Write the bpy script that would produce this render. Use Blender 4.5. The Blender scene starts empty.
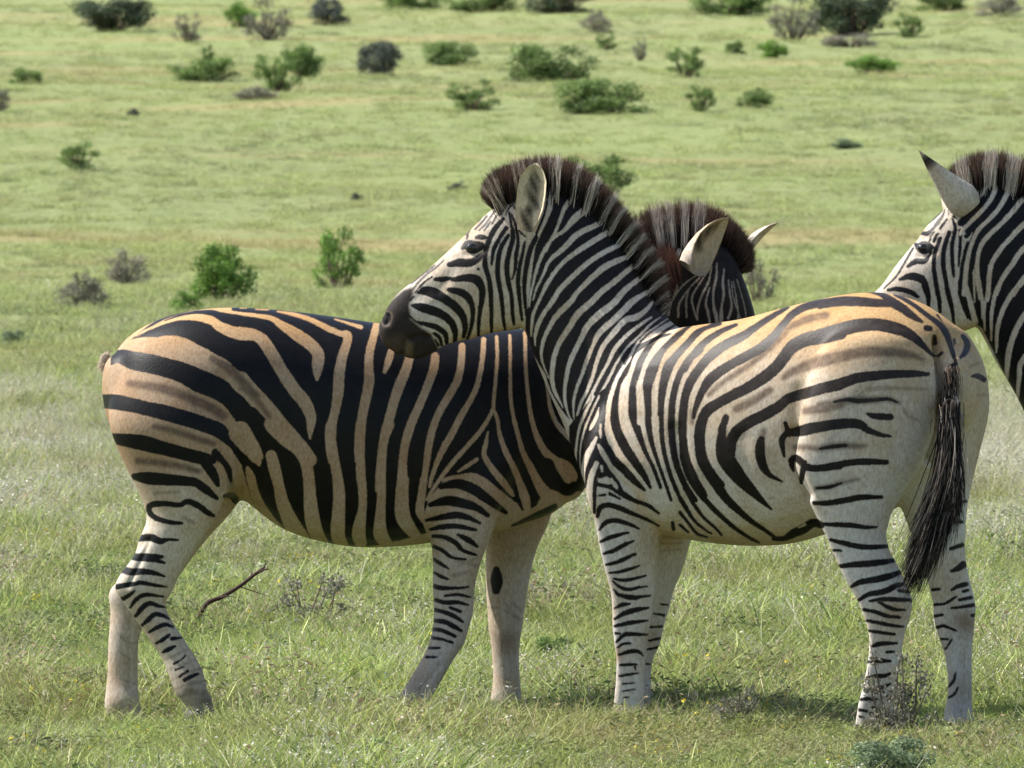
import bpy, math, random
import numpy as np
from mathutils import Vector, Matrix
from mathutils.bvhtree import BVHTree
random.seed(7); RNG = np.random.default_rng(11)

# ------------------------------------------------------------------ camera, world, sun, exposure
scene = bpy.context.scene
COL = scene.collection
CAMD, CAMH, FPX = 30.0, 2.0, 9300.0
PITCH = math.atan(CAMH/CAMD) - math.atan((722-384)/FPX)
cam = bpy.data.cameras.new('camera'); camo = bpy.data.objects.new('camera', cam); COL.objects.link(camo)
camo.location = (0, -CAMD, CAMH); camo.rotation_euler = (math.pi/2-PITCH, 0, 0)
cam.sensor_width = 36; cam.lens = 36*FPX/1024; cam.clip_start = 0.5; cam.clip_end = 3000
cam.dof.use_dof = True; cam.dof.focus_distance = 30.1; cam.dof.aperture_fstop = 20
scene.camera = camo

SUN_EL, SUN_AZ = math.radians(51), math.radians(-76)      # azimuth from +Y (away from camera), negative = left
sunvec = Vector((math.sin(SUN_AZ)*math.cos(SUN_EL), math.cos(SUN_AZ)*math.cos(SUN_EL), math.sin(SUN_EL)))
sd_ = bpy.data.lights.new('sun', 'SUN'); sd_.energy = 5.0; sd_.angle = math.radians(0.53); sd_.color = (1, .96, .90)
suno = bpy.data.objects.new('sun', sd_); COL.objects.link(suno); suno.location = (-20, 0, 30)
suno.rotation_euler = sunvec.to_track_quat('Z', 'Y').to_euler()
w = bpy.data.worlds.new('World'); scene.world = w; w.use_nodes = True
nt = w.node_tree; bg = nt.nodes['Background']
sky = nt.nodes.new('ShaderNodeTexSky'); sky.sky_type = 'NISHITA'; sky.sun_disc = False
sky.sun_elevation = SUN_EL; sky.sun_rotation = SUN_AZ; sky.air_density = 1; sky.dust_density = 1.5
nt.links.new(sky.outputs[0], bg.inputs[0]); bg.inputs[1].default_value = 0.108
vs = scene.view_settings; vs.view_transform = 'Standard'; vs.look = 'None'; vs.gamma = 1; vs.use_curve_mapping = False
vs.exposure = 0.96
scene.cycles.max_bounces = 5; scene.cycles.transparent_max_bounces = 6; scene.cycles.use_denoising = True

CAMP = np.array([0, -CAMD, CAMH]); FW = np.array([0, math.cos(PITCH), -math.sin(PITCH)]); UPV = np.array([0, math.sin(PITCH), math.cos(PITCH)])
def P(u, v, y):
    d = FW + (u-512)/FPX*np.array([1., 0, 0]) + (384-v)/FPX*UPV
    return CAMP + d*((y+CAMD)/d[1])
def project(p):
    q = p-CAMP; z = q@FW
    return np.stack([512+FPX*q[:, 0]/z, 384-FPX*(q@UPV)/z], 1)
def ground_z(x, y):
    x = np.asarray(x, float); y = np.asarray(y, float); d = y+CAMD
    z = 0.022*5.0*np.logaddexp(0, (d-72)/5.0)
    z = z - 0.055*np.exp(-((x+1.2)**2+(y-.2)**2)/.5) - 0.02*np.exp(-((x+.15)**2+(y-.45)**2)/.3)
    far = np.clip((d-45)/40, 0, 1)
    z = z + far*(0.12*np.sin(x*.21+1.3)*np.sin(y*.17)+0.05*np.sin(x*.6+y*.33)+0.25*np.sin(y*.06+x*.02))
    return z
def on_ground(u, v):
    d = FW + (u-512)/FPX*np.array([1., 0, 0]) + (384-v)/FPX*UPV
    lo, t = 15.0, None
    ts = np.linspace(18, 700, 6000); pts = CAMP+d[None]*ts[:, None]
    h = pts[:, 2]-ground_z(pts[:, 0], pts[:, 1]); i = np.argmax(h < 0)
    if i == 0: i = len(ts)-1
    return pts[i]

# ------------------------------------------------------------------ helpers
def tag(o, label=None, cat=None, group=None, kind=None):
    for k, v_ in (('label', label), ('category', cat), ('group', group), ('kind', kind)):
        if v_: o[k] = v_
    return o
def mesh_obj(name, verts, faces, mat, parent=None, origin=None, attrs=None, smooth=True):
    verts = np.asarray(verts, float)
    if origin is not None: verts = verts-np.asarray(origin)
    me = bpy.data.meshes.new(name); me.from_pydata(verts.tolist(), [], faces if isinstance(faces, list) else faces.tolist())
    me.update()
    for n, (typ, arr) in (attrs or {}).items():
        a = me.attributes.new(n, typ, 'POINT')
        if typ == 'FLOAT': a.data.foreach_set('value', np.asarray(arr, np.float32).ravel())
        else: a.data.foreach_set('color', np.asarray(arr, np.float32).ravel())
    if smooth: me.polygons.foreach_set('use_smooth', [True]*len(me.polygons))
    o = bpy.data.objects.new(name, me); COL.objects.link(o)
    if mat: me.materials.append(mat)
    if parent: o.parent = parent
    return o
def empty(name, loc):
    o = bpy.data.objects.new(name, None); COL.objects.link(o); o.location = loc; o.empty_display_size = .1
    return o
class NT:
    def __init__(s, name):
        s.m = bpy.data.materials.new(name); s.m.use_nodes = True; s.t = s.m.node_tree; s.b = s.t.nodes['Principled BSDF']; s.out = s.t.nodes['Material Output']
    def n(s, typ, **kw):
        nd = s.t.nodes.new('ShaderNode'+typ)
        for k, v_ in kw.items():
            if k in nd.inputs.keys() if isinstance(k, str) else False: pass
            setattr(nd, k, v_)
        return nd
    def l(s, a, b): s.t.links.new(a, b)
    def attr(s, name): 
        nd = s.n('Attribute'); nd.attribute_name = name; return nd
    def math(s, op, a, b=None, c=None, clamp=False):
        nd = s.n('Math', operation=op); nd.use_clamp = clamp
        for i, x in enumerate((a, b, c)):
            if x is None: continue
            if isinstance(x, (int, float)): nd.inputs[i].default_value = x
            else: s.l(x, nd.inputs[i])
        return nd.outputs[0]
    def noise(s, scale, detail=3, rough=.5, vec=None, dist=0):
        nd = s.n('TexNoise'); nd.inputs['Scale'].default_value = scale; nd.inputs['Detail'].default_value = detail
        nd.inputs['Roughness'].default_value = rough; nd.inputs['Distortion'].default_value = dist
        if vec is not None: s.l(vec, nd.inputs['Vector'])
        return nd.outputs[0]
    def mix(s, f, a, b, typ='MIX'):
        nd = s.n('MixRGB', blend_type=typ)
        for i, x in enumerate((f, a, b)):
            if isinstance(x, (int, float)): nd.inputs[i].default_value = x
            elif isinstance(x, tuple): nd.inputs[i].default_value = (*x, 1) if len(x) == 3 else x
            else: s.l(x, nd.inputs[i])
        return nd.outputs[0]
    def ramp(s, f, lo, hi):
        nd = s.n('MapRange'); nd.inputs[1].default_value = lo; nd.inputs[2].default_value = hi; nd.interpolation_type = 'SMOOTHSTEP'
        s.l(f, nd.inputs[0]); return nd.outputs[0]
    def bump(s, h, strength, dist):
        nd = s.n('Bump'); nd.inputs['Strength'].default_value = strength; nd.inputs['Distance'].default_value = dist
        s.l(h, nd.inputs['Height']); s.l(nd.outputs[0], s.b.inputs['Normal'])

# ------------------------------------------------------------------ the ground sheet
def mat_ground():
    m = NT('savanna_soil_and_turf'); geo = m.n('NewGeometry'); pos = geo.outputs['Position']
    sep = m.n('SeparateXYZ'); m.l(pos, sep.inputs[0])
    fine = m.noise(9, 6, .7, pos); mid = m.noise(1.1, 5, .6, pos); big = m.noise(.10, 4, .55, pos)
    st = m.n('Mapping'); st.inputs['Scale'].default_value = (.05, .16, 1); m.l(pos, st.inputs[0]); band = m.noise(1, 4, .6, st.outputs[0])
    c = m.mix(m.ramp(mid, .3, .7), (.20, .235, .095), (.27, .30, .135))
    c = m.mix(m.ramp(big, .40, .68), c, (.25, .295, .115))
    c = m.mix(m.math('MULTIPLY', m.ramp(band, .52, .70), .75), c, (.36, .28, .14))
    c = m.mix(m.math('MULTIPLY', m.ramp(fine, .52, .78), .45), c, (.32, .31, .15))
    c = m.mix(m.math('MULTIPLY', m.ramp(fine, .46, .26), .65), c, (.065, .085, .025))
    m.l(c, m.b.inputs['Base Color']); m.b.inputs['Roughness'].default_value = 1; m.b.inputs['Specular IOR Level'].default_value = .1
    m.bump(fine, .9, .12)
    return m.m
def build_ground():
    ys = np.concatenate([np.arange(-60, -8, 4), np.arange(-8, 6, .12), np.arange(6, 60, .8), np.arange(60, 280, 3), np.arange(280, 900, 20)])
    xs = np.concatenate([np.arange(-400, -20, 12), np.arange(-20, -3, 1), np.arange(-3, 3, .12), np.arange(3, 20, 1), np.arange(20, 401, 12)])
    X, Y = np.meshgrid(xs, ys); Z = ground_z(X, Y)
    V = np.stack([X, Y, Z], -1).reshape(-1, 3); nx, ny = len(xs), len(ys)
    i = (np.arange(ny-1)[:, None]*nx+np.arange(nx-1)[None]).ravel()
    F = np.stack([i, i+1, i+nx+1, i+nx], 1)
    return tag(mesh_obj('ground', V, F, mat_ground()), kind='structure')
build_ground()
# ------------------------------------------------------------------ zebra coat: stripes as lines drawn on each animal's side
REG = dict(a1=(96, 296, 4.8), a2=(96, 440, 4.8), a3=(240, 300, 4.8), a4=(240, 420, 4.8), a5=(380, 320, 3.84), a6=(390, 480, 3.84), a7=(96, 570, 4.8),
  b1=(376, 150, 4.8), b2=(376, 220, 4.8), b3=(500, 160, 3.84), b4=(520, 300, 3.84), b5=(560, 400, 4.8), b6=(680, 280, 4.8), b7=(680, 400, 4.8),
  b8=(820, 280, 4.2667), b9=(780, 420, 3.84), b10=(820, 560, 4.2667), b11=(580, 480, 5.4857), b12=(580, 590, 5.4857), ah=(620, 190, 4.8),
  c1=(870, 140, 4.987), c2=(870, 270, 4.987), n1=(540, 200, 6.4), n2=(520, 300, 6.4), n3=(600, 300, 6.4), n4=(560, 390, 6.4), n5=(700, 280, 6.4), m1=(480, 140, 6.4), h1=(440, 190, 7.68), h2=(380, 260, 7.68), h3=(900, 190, 8.533), px=(0, 0, 1.0))
def strokes(reg, txt):
    x0, y0, s = REG[reg]; out = []
    for line in txt.replace('\n', ' ').split('/'):
        pts = [tuple(float(q) for q in t.split(',')) for t in line.split()]
        if pts: out.append(np.array([(x0+a/s, y0+b/s, c/s) for a, b, c in pts]))
    return out
def catmull(A, m):
    A = np.asarray(A, float); n = len(A)
    if n == 2: t = np.linspace(0, 1, m+1)[:, None]; return A[0]*(1-t)+A[1]*t
    E = np.vstack([2*A[0]-A[1], A, 2*A[-1]-A[-2]]); out = []
    for i in range(n-1):
        p0, p1, p2, p3 = E[i:i+4]
        t = np.linspace(0, 1, m, endpoint=False)[:, None]
        out.append(.5*((2*p1)+(-p0+p2)*t+(2*p0-5*p1+4*p2-p3)*t*t+(-p0+3*p1-3*p2+p3)*t**3))
    return np.vstack(out+[A[-1:]])
def stroke_sd(uv, st, cl=5.0):
    c = catmull(st, 5); r = np.maximum(c[:, 2], .3)/2
    lo = c[:, :2].min(0)-r.max()-cl; hi = c[:, :2].max(0)+r.max()+cl
    idx = np.where(np.all((uv > lo) & (uv < hi), 1))[0]
    if not len(idx): return idx, None
    p = uv[idx]; best = np.full(len(idx), 1e9)
    for i in range(len(c)-1):
        a, b = c[i, :2], c[i+1, :2]; ab = b-a; L = max(ab@ab, 1e-9)
        t = np.clip((p-a)@ab/L, 0, 1)
        best = np.minimum(best, np.hypot(*(p-a-t[:, None]*ab).T)-(r[i]*(1-t)+r[i+1]*t))
    return idx, best
def poly_sd(uv, poly):
    poly = np.asarray(poly, float); d = np.full(len(uv), 1e9); ins = np.zeros(len(uv), bool)
    for a, b in zip(poly, np.roll(poly, -1, 0)):
        ab = b-a; L = max(ab@ab, 1e-9); t = np.clip((uv-a)@ab/L, 0, 1)
        d = np.minimum(d, np.hypot(*(uv-a-t[:, None]*ab).T))
        c = ((a[1] > uv[:, 1]) != (b[1] > uv[:, 1])) & (uv[:, 0] < (b[0]-a[0])*(uv[:, 1]-a[1])/((b[1]-a[1]) or 1e-9)+a[0])
        ins ^= c
    return np.where(ins, -d, d)
def paint(uv, ops):
    sd = np.full(len(uv), 5.0); sh = np.zeros(len(uv))
    for op, data in ops:
        if op == 'POLY': sd = np.minimum(sd, poly_sd(uv, data)); continue
        if op == 'LIGHTPOLY': sd = np.maximum(sd, -poly_sd(uv, data)); continue
        for st in data:
            idx, d = stroke_sd(uv, st)
            if d is None: continue
            if op == 'K': sd[idx] = np.minimum(sd[idx], d)
            elif op == 'T': sd[idx] = np.maximum(sd[idx], -d)
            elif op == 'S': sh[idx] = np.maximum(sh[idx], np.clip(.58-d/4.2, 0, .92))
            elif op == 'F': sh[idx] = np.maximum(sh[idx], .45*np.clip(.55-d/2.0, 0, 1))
    return np.clip(sd, -5, 5), sh

# ------------------------------------------------------------------ zebra body: lofts -> one voxel-fused skin
class Loft:
    """rings: (u1,v1,u2,v2,Y,b): two opposite edge points of a cross-section, its depth and its half thickness b along the side vector"""
    def __init__(s, kind, rings, side, ex=2.2, cap=.6, m=6):
        s.kind = kind; R = catmull(np.array(rings, float), m); s.side = np.asarray(side, float); s.R = R
        top = np.array([P(a, b, y) for a, b, _, _, y, _ in R]); bot = np.array([P(c, d, y) for _, _, c, d, y, _ in R])
        C, A, B = (top+bot)/2, (top-bot)/2, R[:, 5]
        def endcap(i, j):
            ax = C[i]-C[j]; ax = ax/np.linalg.norm(ax); out = []
            L = cap*min(np.linalg.norm(A[i]), B[i])
            for th in (.45, .9, 1.25, 1.5): out.append((C[i]+ax*L*math.sin(th), A[i]*math.cos(th), B[i]*math.cos(th)))
            return out
        pre = endcap(0, 1)[::-1]; post = endcap(-1, -2)
        s.C = np.array([q[0] for q in pre]+list(C)+[q[0] for q in post]); s.A = np.array([q[1] for q in pre]+list(A)+[q[1] for q in post])
        s.B = np.array([q[2] for q in pre]+list(B)+[q[2] for q in post]); s.ex = ex
    def mesh(s, n=28):
        th = np.arange(n)/n*2*math.pi; c, q = np.cos(th), np.sin(th); e = 2/s.ex
        c = np.sign(c)*np.abs(c)**e; q = np.sign(q)*np.abs(q)**e
        V = s.C[:, None]+s.A[:, None]*c[None, :, None]+s.side[None, None]*(s.B[:, None]*q[None])[..., None]
        k = len(s.C); V = V.reshape(-1, 3); F = []
        for i in range(k-1):
            for j in range(n):
                a, b = i*n+j, i*n+(j+1) % n; F.append((a, b, b+n, a+n))
        F.append(tuple(range(n))[::-1]); F.append(tuple(range((k-1)*n, k*n)))
        return V, F
def fuse(lofts, voxel=.0072, smooth=7):
    V, F, o = [], [], 0
    for l in lofts:
        v_, f_ = l.mesh(); V.append(v_); F += [tuple(i+o for i in t) for t in f_]; o += len(v_)
    me = bpy.data.meshes.new('tmp'); me.from_pydata(np.vstack(V).tolist(), [], F); ob = bpy.data.objects.new('tmp', me); COL.objects.link(ob)
    import bmesh
    bm = bmesh.new(); bm.from_mesh(me); bmesh.ops.recalc_face_normals(bm, faces=bm.faces[:]); bm.to_mesh(me); bm.free()
    r = ob.modifiers.new('r', 'REMESH'); r.mode = 'VOXEL'; r.voxel_size = voxel
    sm = ob.modifiers.new('s', 'SMOOTH'); sm.factor = .5; sm.iterations = smooth
    dg = bpy.context.evaluated_depsgraph_get(); m2 = bpy.data.meshes.new_from_object(ob.evaluated_get(dg))
    bpy.data.objects.remove(ob); bpy.data.meshes.remove(me)
    n = len(m2.vertices); co = np.empty(n*3, np.float32); m2.vertices.foreach_get('co', co); no = np.empty(n*3, np.float32); m2.vertices.foreach_get('normal', no)
    nl = len(m2.loops); li = np.empty(nl, np.int32); m2.loops.foreach_get('vertex_index', li)
    if nl == 4*len(m2.polygons): faces = li.reshape(-1, 4)
    else: faces = [list(p.vertices) for p in m2.polygons]
    bpy.data.meshes.remove(m2)
    return co.reshape(-1, 3).astype(float), no.reshape(-1, 3).astype(float), faces
def nearest_loft(co, lofts):
    bestd = np.full(len(co), 1e9); who = np.zeros(len(co), int); cen = np.zeros_like(co)
    for k, l in enumerate(lofts):
        C = l.C[4:-4]; A = np.maximum(np.linalg.norm(l.A[4:-4], axis=1), l.B[4:-4]*.8)*(2.2 if l.kind == 'tail_dock' else 1)
        for i in range(len(C)):
            q = co-C[i]; d = np.sqrt((q*q).sum(1))/A[i]
            m = d < bestd; bestd[m] = d[m]; who[m] = k; cen[m] = C[i]
    return who, cen
def vnormals(co, F):
    F = np.asarray(F); n = np.cross(co[F[:, 2]]-co[F[:, 0]], co[F[:, 3]]-co[F[:, 1]]); N = np.zeros_like(co)
    for k in range(4): np.add.at(N, F[:, k], n)
    return N/np.maximum(np.linalg.norm(N, axis=1), 1e-12)[:, None]

EARS = dict(oval=([0, .15, .35, .55, .75, .88, .96, 1], [.60, .78, .95, 1, .96, .72, .42, .10]), spear=([0, .1, .2, .35, .55, .75, .9, 1], [.75, .98, 1, .86, .62, .38, .17, .04]),
  cup=([0, .12, .3, .5, .7, .85, .95, 1], [.72, .92, 1, 1, .84, .58, .32, .08]))
def subdivide(co, F):
    F = np.asarray(F); n = len(co); e = np.stack([F, np.roll(F, -1, 1)], -1).reshape(-1, 2); es = np.sort(e, 1)
    key = es[:, 0].astype(np.int64)*n+es[:, 1]; uq, inv = np.unique(key, return_inverse=True); a, b = uq//n, uq % n; m = len(uq); inv = inv.reshape(-1, 4)
    fc = co[F].mean(1); acc = np.zeros((m, 3)); cnt = np.zeros(m)
    for k in range(4): np.add.at(acc, inv[:, k], fc); np.add.at(cnt, inv[:, k], 1)
    ep = (co[a]+co[b])/2*.5+acc/np.maximum(cnt, 1)[:, None]*.5
    vs = np.zeros((n, 3)); vc = np.zeros(n)
    for q in (a, b): np.add.at(vs, q, (co[a]+co[b])/2); np.add.at(vc, q, 1)
    v2 = co*.5+vs/np.maximum(vc, 1)[:, None]*.5
    ei = n+inv; fi = n+m+np.arange(len(F))
    Q = np.concatenate([np.stack([F[:, k], ei[:, k], fi, ei[:, k-1]], 1) for k in range(4)])
    return np.vstack([v2, ep, fc]), Q, np.concatenate([np.arange(n), a, F[:, 0]])
def ear_mesh(base, tip, opend, wid, shape='oval', seg=(20, 19), squash=.8):
    base, tip = np.asarray(base, float), np.asarray(tip, float); ax = tip-base; L = np.linalg.norm(ax); ax = ax/L
    n = np.asarray(opend, float); n = n-ax*(n@ax); n /= np.linalg.norm(n); sd = np.cross(ax, n)
    V, C = [], []
    nt_, nf = seg
    prof_t = np.array(EARS[shape][0]); prof_w = np.array(EARS[shape][1])*wid; knots = np.array([0, .12, .3, .5, .7, .85, .95, 1]); ang = np.array(dict(oval=[2.3, 1.9, 1.6, 1.45, 1.4, 1.35, 1.3, 1.3], cup=[2.6, 2.0, 1.6, 1.35, 1.2, 1.1, 1.05, 1.0], spear=[2.7, 2.35, 1.8, 1.45, 1.3, 1.25, 1.2, 1.2])[shape])
    for layer in (0, 1):
        for i in range(nt_+1):
            t = i/nt_; wv = np.interp(t, prof_t, prof_w); aa = np.interp(t, knots, ang)
            for j in range(nf+1):
                f = (j/nf*2-1); ph = f*aa; r = wv-(.006*(1-abs(f)**4) if layer else 0)
                p = base+ax*L*(t-.06*(1-abs(f))*0)+sd*math.sin(ph)*r-n*(math.cos(ph)*r*squash-wv*.35)+n*.012*t*t
                V.append(p)
                pale = np.array([.56, .50, .42]); dark = np.array([.035, .028, .022])
                if layer == 0:
                    k = (1-(abs(t-.84)/.11)**2)**.5 if abs(t-.84) < .11 else 0
                    k *= 1 if shape == 'spear' else .55
                    c = pale*(1-k)+dark*k
                    if t > .955: c = np.array([.6, .57, .5])
                    if t < .16: c = pale*.85
                else:
                    k = max(0, 1-(abs(f+.10+.12*math.sin(t*9))/(.42+.15*math.sin(t*17+f*5)))**2)**.5*(.8+.2*math.sin(t*31+f*9))*(1 if t < .8 else max(0, (1-t)/.2))
                    c = np.array([.60, .52, .38])*(1-k)+np.array([.022, .016, .012])*k
                C.append((*c, 1))
    F = []; M = (nt_+1)*(nf+1)
    idx = lambda l, i, j: l*M+i*(nf+1)+j
    for i in range(nt_):
        for j in range(nf):
            F.append((idx(0, i, j), idx(0, i, j+1), idx(0, i+1, j+1), idx(0, i+1, j))); F.append((idx(1, i, j), idx(1, i+1, j), idx(1, i+1, j+1), idx(1, i, j+1)))
        F.append((idx(0, i, 0), idx(0, i+1, 0), idx(1, i+1, 0), idx(1, i, 0))); F.append((idx(0, i, nf), idx(1, i, nf), idx(1, i+1, nf), idx(0, i+1, nf)))
    for j in range(nf): F.append((idx(0, nt_, j), idx(0, nt_, j+1), idx(1, nt_, j+1), idx(1, nt_, j)))
    return np.array(V), F, np.array(C)

def hair_mesh(roots, tips, bend, width, colr, colt, seg=3):
    """tapered ribbons from roots to tips; colours per root and per tip"""
    n = len(roots); V = np.zeros((n, (seg+1)*2, 3)); C = np.ones((n, (seg+1)*2, 4))
    d = tips-roots; rnd = RNG.normal(size=(n, 3)); s = np.cross(d, rnd); s /= np.maximum(np.linalg.norm(s, axis=1), 1e-9)[:, None]
    for k in range(seg+1):
        t = k/seg; p = roots+d*t+bend*(t*(1-t)*4)[..., None] if np.ndim(t) else roots+d*t+bend*(t*(1-t)*4)
        wv = (np.asarray(width)*(1-.85*t**1.5))[:, None]
        V[:, 2*k] = p-s*wv/2; V[:, 2*k+1] = p+s*wv/2
        tt = min(1, max(0, (t-.62)/.3)); c = colr*(1-tt)+colt*tt
        C[:, 2*k, :3] = c; C[:, 2*k+1, :3] = c
    base = (np.arange(n)*(seg+1)*2)[:, None]
    F = np.concatenate([base+np.array([2*k, 2*k+1, 2*k+3, 2*k+2])[None] for k in range(seg)])
    return V.reshape(-1, 3), F, C.reshape(-1, 4)

# ------------------------------------------------------------------ zebra materials
def mat_coat():
    m = NT('striped_zebra_coat'); base = m.attr('coat'); sd = m.attr('stripe'); sh = m.attr('shade_stripe'); dark = m.attr('brown_black')
    geo = m.n('TexCoord'); pos = geo.outputs['Object']
    n1 = m.noise(170, 3, .7, pos); n2 = m.noise(40, 4, .6, pos); n3 = m.noise(7, 3, .5, pos)
    mp = m.n('Mapping'); mp.inputs['Scale'].default_value = (130, 130, 60); m.l(pos, mp.inputs[0]); fur = m.noise(1, 3, .65, mp.outputs[0])
    j = m.math('ADD', sd.outputs['Fac'], m.math('MULTIPLY', m.math('SUBTRACT', n1, .5), 2.4))
    j = m.math('ADD', j, m.math('MULTIPLY', m.math('SUBTRACT', n2, .5), 1.3))
    mask = m.ramp(j, 1.15, -.5)
    c = m.mix(m.ramp(n3, .35, .7), base.outputs['Color'], m.mix(1, base.outputs['Color'], (.88, .80, .70), 'MULTIPLY'))
    c = m.mix(m.math('MULTIPLY', m.ramp(n2, .5, .8), .6), c, m.mix(1, c, (.72, .64, .54), 'MULTIPLY'))
    c = m.mix(m.math('MULTIPLY', m.math('SUBTRACT', fur, .34), 2.2, clamp=True), c, m.mix(1, c, (.60, .54, .47), 'MULTIPLY'))
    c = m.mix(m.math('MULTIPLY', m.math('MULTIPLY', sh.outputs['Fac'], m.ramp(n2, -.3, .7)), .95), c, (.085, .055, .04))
    blk = m.mix(dark.outputs['Fac'], m.mix(m.ramp(n2, .4, .8), (.0042, .004, .005), (.009, .0075, .007)), m.mix(m.ramp(n2, .3, .8), (.014, .010, .0085), (.034, .024, .019)))  # attribute blends the stripe black towards a paler brown
    c = m.mix(mask, c, blk)
    m.l(c, m.b.inputs['Base Color']); 
    m.l(m.math('ADD', m.math('MULTIPLY', mask, -.2), .68), m.b.inputs['Roughness']); m.l(m.math('ADD', m.math('MULTIPLY', mask, .04), .11), m.b.inputs['Specular IOR Level'])
    m.bump(m.math('ADD', fur, m.math('MULTIPLY', n1, .8)), .22, .004)
    return m.m
def mat_hair():
    m = NT('mane_hair'); a = m.attr('hair'); m.l(a.outputs['Color'], m.b.inputs['Base Color'])
    m.b.inputs['Roughness'].default_value = .6; m.b.inputs['Specular IOR Level'].default_value = .12
    tr = m.n('BsdfTranslucent'); m.l(a.outputs['Color'], tr.inputs[0]); mx = m.n('MixShader'); mx.inputs[0].default_value = .3
    m.l(m.b.outputs[0], mx.inputs[1]); m.l(tr.outputs[0], mx.inputs[2]); m.l(mx.outputs[0], m.out.inputs[0])
    return m.m
def mat_plain(name, col, rough, spec=.5):
    m = NT(name); nz = m.noise(60, 4, .6, m.n('TexCoord').outputs['Object'])
    m.l(m.mix(nz, tuple(c*.7 for c in col), tuple(min(1, c*1.3) for c in col)), m.b.inputs['Base Color'])
    m.b.inputs['Roughness'].default_value = rough; m.b.inputs['Specular IOR Level'].default_value = spec
    return m.m
COAT, HAIR = mat_coat(), mat_hair()
EYE = mat_plain('zebra_eye', (.012, .009, .008), .08, .6); HOOF = mat_plain('hoof_horn', (.05, .042, .038), .6, .3)

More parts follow.
